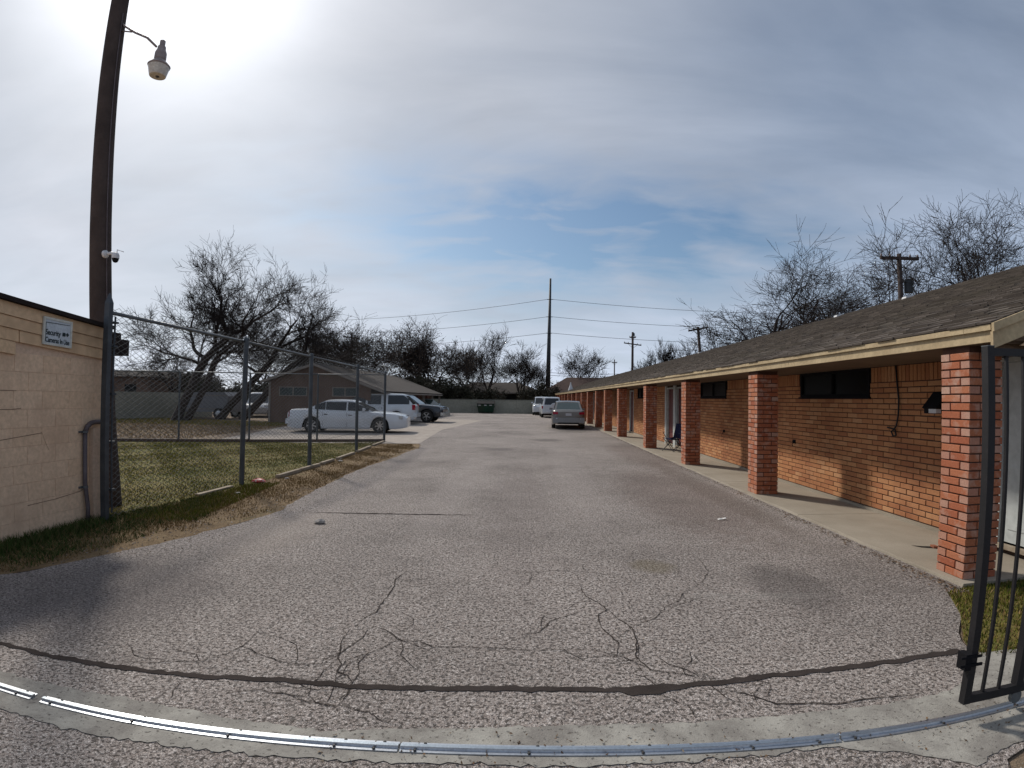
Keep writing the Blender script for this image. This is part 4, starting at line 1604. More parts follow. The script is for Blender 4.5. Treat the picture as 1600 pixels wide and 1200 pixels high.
for k in range(4):
    rail(FP[k][0], FP[k][1] - (.03 if k else .02), FP[k + 1][0], FP[k + 1][1] - .03, .024)
for k in range(5):
    rail(BP[k][0], BP[k][1], BP[k + 1][0], BP[k + 1][1], .018)
b = MB()
x, y = FP[0][0]
b.tube([(x + .01, y + .11, .1), (x + .01, y + .11, 2.58)], .012, 6)
b.build('tension_bar', 'galvanized post', FE)
for z in (.4, 1.0, 1.6, 2.2, 2.5):
    b = MB()
    b.box(x - .05, x + .055, y + .055, y + .125, z - .012, z + .012)
    b.build('tension_band', 'galvanized post', FE)


def chain(a, za, c, zc, z0, pitch, rad, barb, name='chain_mesh'):
    a, c = np.array(a, float), np.array(c, float)
    L_ = np.linalg.norm(c - a)
    d = (c - a) / L_
    nrm = np.array([-d[1], d[0]])
    n = int(L_ / pitch)
    S0, S1 = [], []
    for i in range(n + 1):
        s = i * pitch
        top = za + (zc - za) * s / L_ + barb
        m = int((top - z0) / (pitch / 2 * 1.06))
        hz = (top - z0) / m
        k = np.arange(m + 1)
        u = s + np.where(k % 2 == 0, -pitch * .48, pitch * .48)
        # neighbours mirror so that the diamonds close
        if i % 2:
            u = s - np.where(k % 2 == 0, -pitch * .48, pitch * .48)
        off = np.where(k % 2 == 0, .004, -.004)
        pts = np.stack([a[0] + d[0] * u + nrm[0] * off, a[1] + d[1] * u + nrm[1] * off, z0 + hz * k], 1)
        S0.append(pts[:-1])
        S1.append(pts[1:])
    S0 = np.concatenate(S0)
    S1 = np.concatenate(S1)
    return S0, S1, rad


def seg_tubes(S0, S1, R0, R1, sides):
    """tapered prisms for many segments at once"""
    S0, S1 = np.asarray(S0, float), np.asarray(S1, float)
    d = S1 - S0
    ln = np.linalg.norm(d, axis=1, keepdims=True)
    d = d / np.maximum(ln, 1e-9)
    up = np.where(np.abs(d[:, 2:3]) < .9, np.array([[0, 0, 1.0]]), np.array([[1.0, 0, 0]]))
    a = np.cross(d, up)
    a /= np.linalg.norm(a, axis=1, keepdims=True)
    b_ = np.cross(a, d)
    n = len(S0)
    R0 = np.broadcast_to(np.asarray(R0, float).reshape(-1, 1), (n, 1))
    R1 = np.broadcast_to(np.asarray(R1, float).reshape(-1, 1), (n, 1))
    vs = []
    for ring, (Pc, R) in enumerate(((S0, R0), (S1, R1))):
        for k in range(sides):
            t = 2 * math.pi * k / sides
            vs.append(Pc + (a * math.cos(t) + b_ * math.sin(t)) * R)
    V = np.stack(vs, 1).reshape(-1, 3)
    base_ = (np.arange(n) * 2 * sides)[:, None]
    F = []
    for k in range(sides):
        k2 = (k + 1) % sides
        F.append(np.concatenate([base_ + k, base_ + k2, base_ + sides + k2, base_ + sides + k], 1))
    return V, np.stack(F, 1).reshape(-1, 4)


for k in range(4):
    S0, S1, r_ = chain(FP[k][0], FP[k][1], FP[k + 1][0], FP[k + 1][1], .05, .068 if k < 2 else .080, .0030 if k == 0 else .0022, .055)
    V, F = seg_tubes(S0, S1, r_, r_, 3)
    o = fast_mesh('chain_mesh', V, F, 'wire', FE, org=ORG[FE.name])
for k in range(5):
    S0, S1, r_ = chain(BP[k][0], BP[k][1], BP[k + 1][0], BP[k + 1][1], .08, .10, .0022, .03)
    V, F = seg_tubes(S0, S1, r_, r_, 3)
    o = fast_mesh('chain_mesh', V, F, 'wire', FE, org=ORG[FE.name])
# sill timbers and broken white kerb pieces under the mesh
KL = ['pale kerb piece nearest the camera, just before the red and white wrapper', 'pale kerb piece along the fence, first one beyond the wrapper', 'pale kerb piece at the foot of the second slim fence post',
      'pale kerb piece just past the second slim fence post', 'long pale kerb piece running up to the third slim fence post', 'pale kerb piece just beyond the third slim fence post', 'farthest pale kerb piece, ending at the far corner of the fence']
for i, (pa, pc, h, m) in enumerate((((-5.2, 8.02), (-5.12, 8.9), .03, 'timber'), ((-4.83, 10.05), (-4.80, 11.0), .06, 'timber'), ((-4.80, 11.05), (-4.76, 11.95), .06, 'timber'), ((-4.78, 12.1), (-4.78, 12.9), .06, 'timber'),
                                   ((-4.78, 13.2), (-4.82, 14.6), .055, 'timber'), ((-4.85, 15.0), (-4.95, 16.6), .05, 'timber'), ((-4.98, 17.0), (-5.05, 18.6), .05, 'timber'))):
    b = MB()
    v = Vector(pc) - Vector(pa)
    M = Matrix.Translation(((pa[0] + pc[0]) / 2, (pa[1] + pc[1]) / 2, h / 2)) @ Matrix.Rotation(math.atan2(v.y, v.x), 4, 'Z')
    b.tbox(M, v.length, .09, h)
    o = b.build('kerb_piece', m, None, origin=(pa[0], pa[1], 0), cat='kerb piece', group='kerb pieces under the chain link fence',
                label=KL[i])
for k in range(5):
    pa, pc = Vector(BP[k][0]), Vector(BP[k + 1][0])
    v = pc - pa
    b = MB()
    M = Matrix.Translation(((pa.x + pc.x) / 2, (pa.y + pc.y) / 2 - .03, .045)) @ Matrix.Rotation(math.atan2(v.y, v.x), 4, 'Z')
    b.tbox(M, v.length - .03, .12, .10)
    b.build('sill_timber', 'timber dark', FE)
    if k >= 2:
        b = MB()
        M = Matrix.Translation(((pa.x + pc.x) / 2, (pa.y + pc.y) / 2 + .0, .102)) @ Matrix.Rotation(math.atan2(v.y, v.x), 4, 'Z')
        b.tbox(M, v.length - .06, .07, .012)
        b.build('sill_cap', 'timber', FE)

# ------------------------------------------------------------------ black iron gate at the right
GT = thing('iron_gate', 'black iron sliding gate with upright bars at the right edge', 'gate', (2.2, 2.385, .1))
b = MB()
gy = 2.385
b.box(2.212, 2.254, gy - .021, gy + .021, .105, 1.893)
b.build('end_stile', 'black iron', GT)
b = MB()
b.box(2.212, 2.254, gy - .022, gy + .022, 1.893, 1.897)
b.build('stile_cap', 'galvanized', GT)
b = MB()
b.box(2.255, 5.2, gy - .018, gy + .018, 1.848, 1.885)
b.build('top_bar', 'black iron', GT)
b = MB()
b.box(2.255, 5.2, gy - .018, gy + .018, .105, .150)
b.build('bottom_bar', 'black iron', GT)
x = 2.345
k = 0
while x < 5.1:
    if k == 2:
        b = MB()
        b.box(x - .0, x + .05, gy - .024, gy + .024, .150, 1.848)
        b.build('middle_stile', 'black iron', GT)
    else:
        b = MB()
        b.box(x - .008, x + .008, gy - .008, gy + .008, .150, 1.848)
        b.build('bar', 'black iron', GT)
    x += .112
    k += 1
b = MB()
b.box(2.172, 2.212, gy - .03, gy + .035, .30, .385)
b.box(2.14, 2.28, gy - .034, gy - .026, .32, .335)
b.box(2.14, 2.27, gy - .034, gy - .026, .365, .378)
b.build('latch', 'black plastic', GT)
for xw in (2.6, 4.8):
    b = MB()
    b.lathe((xw, gy, .075), [(.04, -.012), (.03, 0), (.04, .012)], 14, 'y')
    b.build('wheel', 'galvanized', GT)
# ------------------------------------------------------------------ grass, verge, litter
verge = [(-4.95, -4), (-4.8, 1.5), (-4.57, 3.92), (-3.91, 5.35), (-3.42, 7.13), (-3.6, 9.0), (-3.68, 10.86), (-3.5, 14.0), (-3.37, 16.6), (-3.68, 18.1), (-5.0, 18.0), (-5.0, 9), (-5.45, 6), (-5.45, -4)]
sheet('verge', verge, -.006, 'verge dirt')
lawn = [(-5.35, 6.35), (-4.95, 9.2), (-4.85, 12), (-4.9, 15.2), (-5.06, 18.66), (-7.3, 18.05), (-9.45, 17.43), (-11.65, 16.83), (-16.2, 15.53), (-16.2, 6.4)]
sheet('lawn', lawn, -.002, 'lawn soil')
rlawn = [(3.86, 4.31), (3.62, 4.24), (3.35, 3.76), (3.01, 3.32), (2.89, 3.05), (3.4, 2.95), (9, 2.95), (9, 4.31)]
sheet('side_lawn', rlawn, .003, 'lawn soil')


def lawn_d(X, Y):
    return np.clip(.45 + .35 * np.sin(X * 1.7 + 1.2) * np.sin(Y * 1.3) + .25 * np.sin(X * 5.1) * np.sin(Y * 4.3 + 1), .08, 1)


blades('grass', lawn, 100000, .030, 'grass green', dens=lawn_d)
blades('dry_grass', lawn, 24000, .030, 'grass dry', dens=lambda X, Y: np.clip(.5 - .4 * np.sin(X * 1.1) * np.cos(Y * .9), .1, 1))
wallstrip = [(-5.44, -1), (-4.75, -1), (-4.7, 3.6), (-4.35, 4.7), (-4.25, 5.6), (-4.1, 6.8), (-4.6, 7.9), (-5.0, 8.4), (-5.44, 6.4)]
blades('dark_grass', wallstrip, 20000, .045, 'grass dark', w=.006, lean=1.2, dens=lambda X, Y: np.clip(1.25 - (X + 5.44) * 1.05 + .4 * np.sin(X * 7) * np.sin(Y * 5), .04, 1))
blades('dry_grass', wallstrip, 7000, .04, 'grass dry', w=.005, lean=1.2)
blades('dark_grass', [(-5.44, 3), (-5.05, 3), (-5.1, 6.2), (-5.44, 6.2)], 4000, .10, 'grass dark', w=.006, lean=1.0)
blades('dry_grass', [(-5.0, 6.2), (-4.0, 5.9), (-3.5, 7.2), (-3.7, 10.8), (-3.5, 16.6), (-3.9, 17.9), (-4.85, 17.9), (-4.75, 12), (-5.0, 9)], 16000, .03, 'grass dry', w=.006,
       dens=lambda X, Y: np.clip(.5 + .5 * np.sin(X * 4 + Y * 2.2) * np.sin(Y * 3.1), .1, 1))
blades('grass', [(-5.1, 6.3), (-4.2, 6.4), (-4.5, 9.5), (-4.95, 9.2)], 5000, .045, 'grass green', w=.006)
blades('grass', rlawn, 14000, .04, 'grass green', dens=lambda X, Y: np.clip(.3 + (Y - 3) * .6, .1, 1))
blades('dry_grass', rlawn, 6000, .035, 'grass dry')
blades('dry_grass', [(-26, 19), (-16, 16), (-12, 17.4), (-12.6, 29), (-24, 33)], 30000, .06, 'grass dry', w=.012)
blades('grass', [(-26, 26), (-13, 26.5), (-12.8, 30), (-24, 33)], 9000, .07, 'grass green', w=.014)
blades('dark_grass', [(4.3, 2.9), (6, 2.9), (6, 4.31), (4.1, 4.31)], 5000, .05, 'grass dark')


def scat(poly, n):
    xs = [p[0] for p in poly]
    ys = [p[1] for p in poly]
    X = rng.uniform(min(xs), max(xs), n * 4)
    Y = rng.uniform(min(ys), max(ys), n * 4)
    ok = inside(X, Y, poly)
    return np.stack([X[ok][:n], Y[ok][:n]], 1)


flakes('leaf_litter', scat(verge, 2600), .016, 'leaf litter', -.002)
flakes('leaf_litter', scat(lawn, 1500), .020, 'leaf litter', .015)
flakes('leaf_litter', scat([(-4.6, 4.2), (-3.6, 5.0), (-3.0, 7.5), (-3.3, 12), (-3.9, 12), (-4.3, 6)], 500), .012, 'leaf litter', .003)
e_ = []
for _ in range(1500):
    y = 4.2 + 40 * rng.random() ** 2.2
    e_.append((3.82 - abs(rng.normal(0, .05)), y))
pebbles('gutter_grit', e_, .014, 'grit', -.002)
flakes('leaf_litter', np.array([(3.80 - abs(rng.normal(0, .08)), 4.2 + 38 * rng.random() ** 2) for _ in range(700)]), .018, 'leaf litter', .004)
flakes('leaf_litter', np.array([(rng.uniform(-1, 6), 2.36 + rng.normal(0, .10)) for _ in range(420)]), .008, 'leaf litter', .006)
pebbles('loose_grit', np.array([(rng.uniform(-3.6, 3.6), rng.uniform(1.7, 9)) for _ in range(1300)]), .006, 'grit', -.001)
pebbles('loose_grit', scat([(-4.5, 3.9), (-3.8, 5.3), (-3.3, 7.1), (-3.5, 10.9), (-3.2, 16), (-3.9, 16), (-4.0, 8), (-4.6, 5)], 900), .010, 'grit', -.002)
pebbles('loose_grit', scat([(2.1, 2.0), (4.5, 2.0), (4.5, 0.8), (2.0, 0.9)], 1500), .010, 'grit', -.002)


def lump(name, loc, s, m, label, cat, seed):
    q = random.Random(seed)
    b = MB()
    b.lathe((0, 0, 0), [(s[0] * .6, 0), (s[0], s[2] * .3), (s[0] * .8, s[2] * .75), (s[0] * .3, s[2])], 8)
    b.v = [(x * q.uniform(.8, 1.15), y * s[1] / s[0] * q.uniform(.8, 1.15), z * q.uniform(.85, 1.1)) for x, y, z in b.v]
    o = b.build(name, m, None, cat=cat, label=label)
    o.location = loc
    return o


lump('rock', (-2.59, 6.56, 0), (.075, .055, .055), 'rock', 'pale rock lying alone on the driveway near its left edge', 'rock', 3)
lump('crumpled_wrapper', (-4.93, 9.5, 0), (.14, .09, .07), 'trash red', 'crumpled red and white wrapper by the fence post', 'litter', 5)
b = MB()
b.grid([[(2.63 + .035 * i, 7.16 + .03 * j, .004 + .012 * ((i * j) % 2) + .006 * i) for i in range(4)] for j in range(3)])
b.build('paper_scrap', 'paper white', None, cat='litter', label='small white scrap of paper on the driveway near the porch', origin=(2.68, 7.19, 0))
for i, (x, y, s_) in enumerate(((-4.70, 8.35, .06), (-4.62, 10.0, .05), (-4.60, 12.9, .08), (-4.78, 13.3, .09))):
    lump('verge_stone', (x, y, -.004), (s_, s_ * .7, .03), 'rock', ('pale verge stone nearest the camera, before the wrapper', 'pale verge stone just beyond the wrapper', 'pale verge stone before the third slim fence post', 'largest pale verge stone, beside the third slim fence post')[i], 'stone', 20 + i)['group'] = 'stones on the verge'

# ------------------------------------------------------------------ vehicles
def make_car(name, label, cat, loc, rz, P, paint, group=None):
    """x forward, y left, z up.  P: L, Wd, stations for the lower body, cabin shape, wheels"""
    t = thing(name, label, cat, loc, rz, group)
    L, Wd = P['L'], P['W']
    hw0 = Wd / 2
    wr_, ax = P['wr'], P['axles']
    deck = P['deck']       # (x, z)
    zb0 = P.get('clear', .20)

    def interp(tab, x):
        for (xa, za), (xb, zb) in zip(tab[:-1], tab[1:]):
            if x <= xb:
                u = (x - xa) / (xb - xa)
                u = max(0, min(1, u))
                return za + (zb - za) * u
        return tab[-1][1]

    def hw(x):
        e = (abs(x) - (L / 2 - P.get('round', .55))) / P.get('round', .55)
        return hw0 * (1 - P.get('pinch', .16) * max(0, e) ** 2.2)

    def zb(x):
        z = zb0
        e = (abs(x) - (L / 2 - .5)) / .5
        z += .06 * max(0, e) ** 2
        for a in ax:
            d = abs(x - a)
            ar = wr_ + .055
            if d < ar:
                z = max(z, wr_ + math.sqrt(ar * ar - d * d) - .01)
        return z

    def section(x, off=0.0):
        w, zt, z0 = hw(x), interp(deck, x), zb(x)
        z0 = min(z0, zt - .12)
        w += off
        zs = z0 + (zt - z0)
        sh = P.get('shoulder', .10)
        return [(x, w - .035, z0), (x, w - .008, z0 + .07 if z0 < .4 else z0 + .02), (x, w, max(z0 + .04, .52 * zt + .06)), (x, w - .012, zt - sh), (x, w - .05, zt - sh * .35), (x, w - .14, zt - .012), (x, w - .32, zt + .006), (x, 0, zt + P.get('crown', .02))]

    xs = sorted(set([round(-L / 2 + i * L / 110, 4) for i in range(111)]))
    rows = []
    for x in xs:
        s_ = section(x)
        rows.append(s_ + [(x, -y, z) for (_, y, z) in reversed(s_[:-1])])
    b = MB()
    b.grid(rows)
    n = len(rows[0])
    # ends
    for i, rev in ((0, False), (len(rows) - 1, True)):
        r_ = rows[i]
        ins = [(p[0] + (-.035 if rev is False else .035), p[1] * .93, p[2] * .97 + .01) for p in r_]
        b0 = len(b.v)
        b.v += list(r_) + ins
        for k in range(n - 1):
            q = (b0 + k, b0 + k + 1, b0 + n + k + 1, b0 + n + k)
            b.face(q if rev else q[::-1])
        q = list(range(b0 + n, b0 + 2 * n))
        b.face(q if rev else q[::-1])
    body = b.build('body', paint, t, local=True, smooth=True)
    try:
        body.data.set_sharp_from_angle(angle=math.radians(42))
    except Exception:
        pass
    # underbody
    b = MB()
    b.box(-L / 2 + .25, L / 2 - .25, -hw0 + .30, hw0 - .30, zb0 + .03, .55)
    b.build('underbody', 'underbody', t, local=True)
    # cabin
    c = P['cabin']   # x: rear base, rear roof, front roof, front base; zr roof
    xb0, xb1, xf1, xf0, zr = c
    wi, wt = hw0 - P.get('in', .09), hw0 - P.get('tum', .24)

    def zc(x):
        return interp(deck, x) - .03
    mid = (xb1 + xf1) / 2
    ring0 = [(xb0, wi - .05), (xb1 - .0, wi), (mid, wi), (xf1, wi), (xf0, wi - .08)]
    b = MB()
    low = [(x, y, zc(x)) for x, y in ring0]
    hi = [(xb1 - .06, wt - .02, zr - .05), (xb1 + .10, wt, zr - .012), (mid, wt + .01, zr), (xf1 - .12, wt, zr - .012), (xf1 + .04, wt - .03, zr - .06)]
    top = [(p[0] * .97 + mid * .03, p[1] - .16, p[2] + .03) for p in hi]
    cen = [(p[0] * .97 + mid * .03, 0, p[2] + .045) for p in hi]
    rowsC = []
    for r_ in (low, hi, top, cen):
        rowsC.append(r_)
    full = rowsC + [[(p[0], -p[1], p[2]) for p in r_] for r_ in (top, hi, low)]
    b.grid([[r_[i] for r_ in full] for i in range(5)][::-1])
    # rear and front faces
    for i, rv in ((0, 1), (4, 0)):
        f_ = [r_[i] for r_ in full]
        b.poly(f_ if rv else f_[::-1])
    cab = b.build('cabin', paint, t, local=True, smooth=True)
    try:
        cab.data.set_sharp_from_angle(angle=math.radians(30))
    except Exception:
        pass

    def quad_panel(nm, A, B, C, D_, u0, u1, v0, v1, off, m, th=0):
        """A-B bottom edge, D-C top edge"""
        A, B, C, D_ = map(Vector, (A, B, C, D_))
        nrm = (B - A).cross(D_ - A).normalized()

        def at(u, v):
            return A.lerp(B, u).lerp(D_.lerp(C, u), v) + nrm * off
        b = MB()
        pts = [at(u0, v0), at(u1, v0), at(u1, v1), at(u0, v1)]
        if nm == 'side_window':
            k = .06
        b.poly(pts)
        return b.build(nm, m, t, local=True)
    gl = P.get('glass', 'car glass')
    # windshield and rear window
    quad_panel('windshield', (xf0, -(wi - .08), zc(xf0)), (xf0, wi - .08, zc(xf0)), (xf1 + .04, wt - .03, zr - .06), (xf1 + .04, -(wt - .03), zr - .06), .05, .95, .08, .95, .006, gl)
    quad_panel('rear_window', (xb0, wi - .05, zc(xb0)), (xb0, -(wi - .05), zc(xb0)), (xb1 - .06, -(wt - .02), zr - .05), (xb1 - .06, wt - .02, zr - .05), .07, .93, P.get('rw0', .12), .94, .006, P.get('rglass', gl))
    # side windows cut as one band between belt and roof, split by pillars
    def side_pt(x, v, s_):
        # beltline point and roof line point at x
        if x < xb1:
            u = (x - xb0) / (xb1 - xb0)
            yl = (wi - .05) + .05 * u
        elif x < xf1:
            yl = wi
        else:
            yl = wi - .08 * (x - xf1) / (xf0 - xf1)
        zl = zc(x) + .05
        if x < xb1:
            zh = zl + (zr - .07 - zl) * max(0, (x - xb0) / (xb1 - xb0)) ** .8
        elif x > xf1:
            zh = zl + (zr - .07 - zl) * max(0, (xf0 - x) / (xf0 - xf1))
        else:
            zh = zr - .07
        z = zl + (zh - zl) * v
        y = yl + (wt + .005 - yl) * (z - zc(x)) / (zr - zc(x)) + .012
        return (x, s_ * y, z)
    for (x0_, x1_) in P['windows']:
        for s_ in (1, -1):
            b = MB()
            nn = 10
            lo_ = [side_pt(x0_ + (x1_ - x0_) * i / nn, 0.0, s_) for i in range(nn + 1)]
            hi_ = [side_pt(x0_ + (x1_ - x0_) * i / nn, 1.0, s_) for i in range(nn + 1)]
            b.grid([lo_, hi_] if s_ > 0 else [hi_, lo_])
            b.build('side_window', gl, t, local=True)
    # doors as panels standing a hair proud of the flank, with handles
    for (x0_, x1_) in P['doors']:
        for s_ in (1, -1):
            b = MB()
            rws = []
            for i in range(9):
                x = x0_ + .012 + (x1_ - x0_ - .024) * i / 8
                rws.append([(p[0], s_ * p[1], p[2]) for p in section(x, .006)[1:5]])
            b.grid(rws if s_ > 0 else [r_[::-1] for r_ in rws])
            d_ = b.build('door', paint, t, local=True, smooth=True)
            b = MB()
            zt = interp(deck, (x0_ + x1_) / 2)
            b.box(x0_ + .06, x0_ + .22, s_ * (hw0 - .012) - .014, s_ * (hw0 - .012) + .022, zt - .19, zt - .155)
            b.build('handle', 'car glass' if P.get('darkhandle') else paint, d_, local=True)
            b = MB()
            b.grid([[(x, s_ * (hw0 + .0005), zb0 + .09), (x, s_ * (hw0 - .012 + .004), interp(deck, x) - P.get('shoulder', .10))] for x in (x0_ - .004, x0_ + .008)])
            b.build('seam', 'dark gap', d_, local=True)
    # wheels
    for a in ax:
        for s_ in (1, -1):
            yc = s_ * (hw0 - .115)
            b = MB()
            w2 = .105
            prof = [(wr_ * .64, -w2), (wr_ * .93, -w2), (wr_, -w2 * .7), (wr_, w2 * .7), (wr_ * .93, w2), (wr_ * .64, w2)]
            b.lathe((a, yc, wr_), [(r__, h) for r__, h in prof], 28, 'y')
            wh = b.build('wheel', 'tyre', t, local=True, smooth=False)
            b = MB()
            yo = yc + s_ * (w2 - .012)
            rr = wr_ * .65
            b.lathe((a, yo, wr_), [(rr, -.004), (rr, .012), (rr * .9, .012), (rr * .86, -.002)] if s_ > 0 else [(rr * .86, .002), (rr * .9, -.012), (rr, -.012), (rr, .004)], 24, 'y')
            ns = P.get('spokes', 7)
            for k in range(ns):
                th = 2 * math.pi * k / ns + .3
                M = Matrix.Translation((a, yo + s_ * .008, wr_)) @ Matrix.Rotation(th, 4, 'Y') @ Matrix.Translation((rr * .5, 0, 0))
                b.tbox(M, rr * .92, .016, rr * P.get('spw', .24))
            b.lathe((a, yo, wr_), [(rr * .28, -.004), (rr * .24, .02)] if s_ > 0 else [(rr * .24, -.02), (rr * .28, .004)], 12, 'y')
            b.build('rim', 'rim metal', wh, local=True)
            b = MB()
            b.lathe((a, yc, wr_), [(rr * .98, -w2 * .8), (rr * .98, w2 * .8)], 20, 'y')
            b.build('brake', 'underbody', wh, local=True)
    # mirrors
    for s_ in (1, -1):
        b = MB()
        mx = P.get('mirror', xf0 - .38)
        mz = interp(deck, mx) + .09
        b.hexa([(mx - .05, s_ * (hw0 - .06), mz - .05), (mx + .06, s_ * (hw0 - .06), mz - .04), (mx + .05, s_ * (hw0 + .14), mz - .06), (mx - .05, s_ * (hw0 + .14), mz - .06),
                (mx - .05, s_ * (hw0 - .06), mz + .04), (mx + .05, s_ * (hw0 - .06), mz + .03), (mx + .04, s_ * (hw0 + .13), mz + .06), (mx - .05, s_ * (hw0 + .13), mz + .06)])
        b.build('mirror', paint, t, local=True)
    # lamps, bumpers, grille, plates: small shaped blocks set into the ends
    for (nm, m, x0_, x1_, y0_, y1_, z0_, z1_) in P['bits']:
        for s_ in ((1, -1) if y0_ >= 0 and not (y0_ == 0) else (1,)):
            if y0_ == 0:
                ya, yb = -y1_, y1_
            else:
                ya, yb = (y0_, y1_) if s_ > 0 else (-y1_, -y0_)
            b = MB()
            f_ = 1 if x1_ > 0 else -1
            cut = .045 if (y0_ != 0) else .015
            o_ = (x1_ if f_ > 0 else x0_)
            i_ = (x0_ if f_ > 0 else x1_)
            # outer edge swept back towards the flank
            oy0 = o_ - f_ * (cut * 1.6 if (s_ < 0 or y0_ == 0) else 0)
            oy1 = o_ - f_ * (cut * 1.6 if (s_ > 0 or y0_ == 0) else 0)
            ring = [(i_, ya), (oy0, ya), (oy1, yb), (i_, yb)]
            if f_ < 0:
                ring = ring[::-1]
            b.hexa([(x, y, z0_) for x, y in ring] + [(x - f_ * .012, y, z1_) for x, y in ring])
            if nm in ('door_handle',):
                pass
            b.build(nm, m, t, local=True)
    return t


# white sedan broadside on the left lot, nose towards the driveway
SED = dict(L=5.15, W=1.88, wr=.335, axles=(-1.49, 1.46), round=.8, pinch=.2, clear=.19,
           deck=[(-2.58, .92), (-2.45, 1.01), (-1.75, 1.03), (-1.3, 1.00), (0, .96), (.95, .95), (1.3, .93), (2.1, .87), (2.42, .80), (2.58, .71)],
           cabin=(-1.78, -.95, .28, 1.18, 1.42), windows=((-1.38, -.93), (-.90, -.02), (.05, .95)), doors=((-1.02, .0), (.02, 1.06)),
           mirror=.78, spokes=7, spw=.26, glass='car glass', darkhandle=True,
           bits=[('headlight', 'headlight', 2.16, 2.50, .56, .865, .62, .76), ('grille', 'chrome', 2.42, 2.60, 0, .42, .58, .76), ('lower_grille', 'underbody', 2.45, 2.62, 0, .46, .30, .36), ('bumper', 'paint white', 2.40, 2.61, 0, .76, .34, .50),
                 ('fog_lamp', 'car glass', 2.45, 2.60, .50, .68, .37, .44), ('taillight', 'taillight', -2.60, -2.50, .62, .80, .66, .93), ('rear_bumper', 'paint white', -2.68, -2.45, 0, .82, .38, .60),
                 ('licence_plate', 'plate white', -2.625, -2.60, 0, .15, .68, .82)])
make_car('white_sedan', 'white four-door sedan parked broadside on the left lot behind the fence', 'car', (-7.93, 23.55, .004), math.radians(6), SED, 'paint white')
# white SUV behind it, tail towards the driveway
SUV = dict(L=4.95, W=1.92, wr=.37, axles=(-1.45, 1.45), round=.45, pinch=.12, clear=.26, shoulder=.12,
           deck=[(-2.48, 1.10), (-2.40, 1.17), (0, 1.14), (1.1, 1.12), (1.4, 1.10), (2.3, .98), (2.48, .80)],
           cabin=(-2.44, -1.85, .75, 1.65, 1.76), windows=((-2.18, -.95), (-.55, .22), (.34, 1.35)), doors=((-.62, .28), (.30, 1.30)),
           mirror=1.2, spokes=6, bits=[('taillight', 'taillight', -2.53, -2.36, .72, .91, .86, 1.16), ('rear_bumper', 'paint white', -2.66, -2.4, 0, .88, .44, .66),
                                        ('headlight', 'headlight', 2.3, 2.47, .6, .86, .78, .95), ('licence_plate', 'plate white', -2.52, -2.49, 0, .16, .74, .88)])
make_car('white_suv', 'white utility vehicle beside the white sedan, its red tail lamp towards the driveway', 'car', (-9.0, 30.95, .004), math.radians(184), SUV, 'paint white')
# black pickup beyond it, nose to the driveway
PUP = dict(L=5.4, W=1.96, wr=.40, axles=(-1.7, 1.72), round=.4, pinch=.12, clear=.34, shoulder=.13,
           deck=[(-2.7, 1.16), (-1.0, 1.16), (.9, 1.14), (1.3, 1.16), (2.3, 1.08), (2.6, 1.02), (2.7, .9)],
           cabin=(-1.0, -.72, .45, 1.25, 1.72), windows=((-.86, -.06), (.04, .98)), doors=((-.85, 0), (.02, .98)), spokes=5,
           bits=[('headlight', 'headlight', 2.5, 2.71, .62, .90, .82, .98), ('grille', 'underbody', 2.6, 2.73, 0, .56, .68, .98), ('bumper', 'chrome', 2.62, 2.88, 0, .94, .44, .64),
                 ('taillight', 'taillight', -2.74, -2.68, .8, .93, .8, 1.08)])
make_car('black_pickup', 'black pickup truck with chrome bumper, nose to the driveway, beyond the white utility vehicle', 'truck', (-7.95, 34.1, .004), math.radians(-3), PUP, 'paint black')
# small silver car at the end of the lot
SM = dict(L=4.3, W=1.74, wr=.31, axles=(-1.3, 1.3), round=.6, pinch=.2, clear=.19,
          deck=[(-2.15, .95), (-1.7, 1.0), (0, .95), (.9, .93), (1.2, .92), (1.9, .80), (2.15, .62)],
          cabin=(-1.95, -1.3, .15, 1.1, 1.46), windows=((-1.6, -.9), (-.82, -.05), (.03, .85)), doors=((-.9, -.02), (.0, .95)), glass='car glass green',
          bits=[('headlight', 'headlight', 1.9, 2.1, .48, .76, .62, .76), ('grille', 'underbody', 2.0, 2.17, 0, .4, .42, .58), ('bumper', 'paint silver green', 2.05, 2.2, 0, .72, .3, .5),
                ('taillight', 'taillight', -2.17, -2.1, .58, .76, .7, .9)])
make_car('silver_hatchback', 'small silver-green car at the far end of the left lot, facing the lane', 'car', (-8.7, 45.6, 0), math.radians(-38), SM, 'paint silver green')
# silver sedan on the right seen from behind
SS = dict(L=4.85, W=1.82, wr=.32, axles=(-1.36, 1.38), round=.6, pinch=.17, clear=.22,
          deck=[(-2.43, .93), (-2.3, 1.02), (-1.7, 1.03), (-1.2, .98), (0, .94), (1.0, .93), (1.3, .91), (2.1, .82), (2.43, .62)],
          cabin=(-1.72, -.95, .25, 1.15, 1.47), windows=((-1.35, -.9), (-.85, 0), (.06, .92)), doors=((-.95, .02), (.04, 1.02)), rglass='car glass green', rw0=.05,
          bits=[('taillight', 'taillight', -2.50, -2.30, .56, .84, .79, .92), ('rear_bumper', 'paint silver', -2.56, -2.3, 0, .84, .34, .62), ('licence_plate', 'plate white', -2.50, -2.44, 0, .155, .72, .85),
                ('bumper_strip', 'underbody', -2.58, -2.5, 0, .55, .30, .36), ('headlight', 'headlight', 2.2, 2.4, .5, .8, .6, .74), ('reflector', 'headlight', -2.585, -2.5, .60, .68, .54, .59)])
make_car('silver_sedan', 'silver sedan seen from behind, parked by the porch pillars on the right', 'car', (2.40, 30.5, 0), math.radians(90 - 3), SS, 'paint silver')
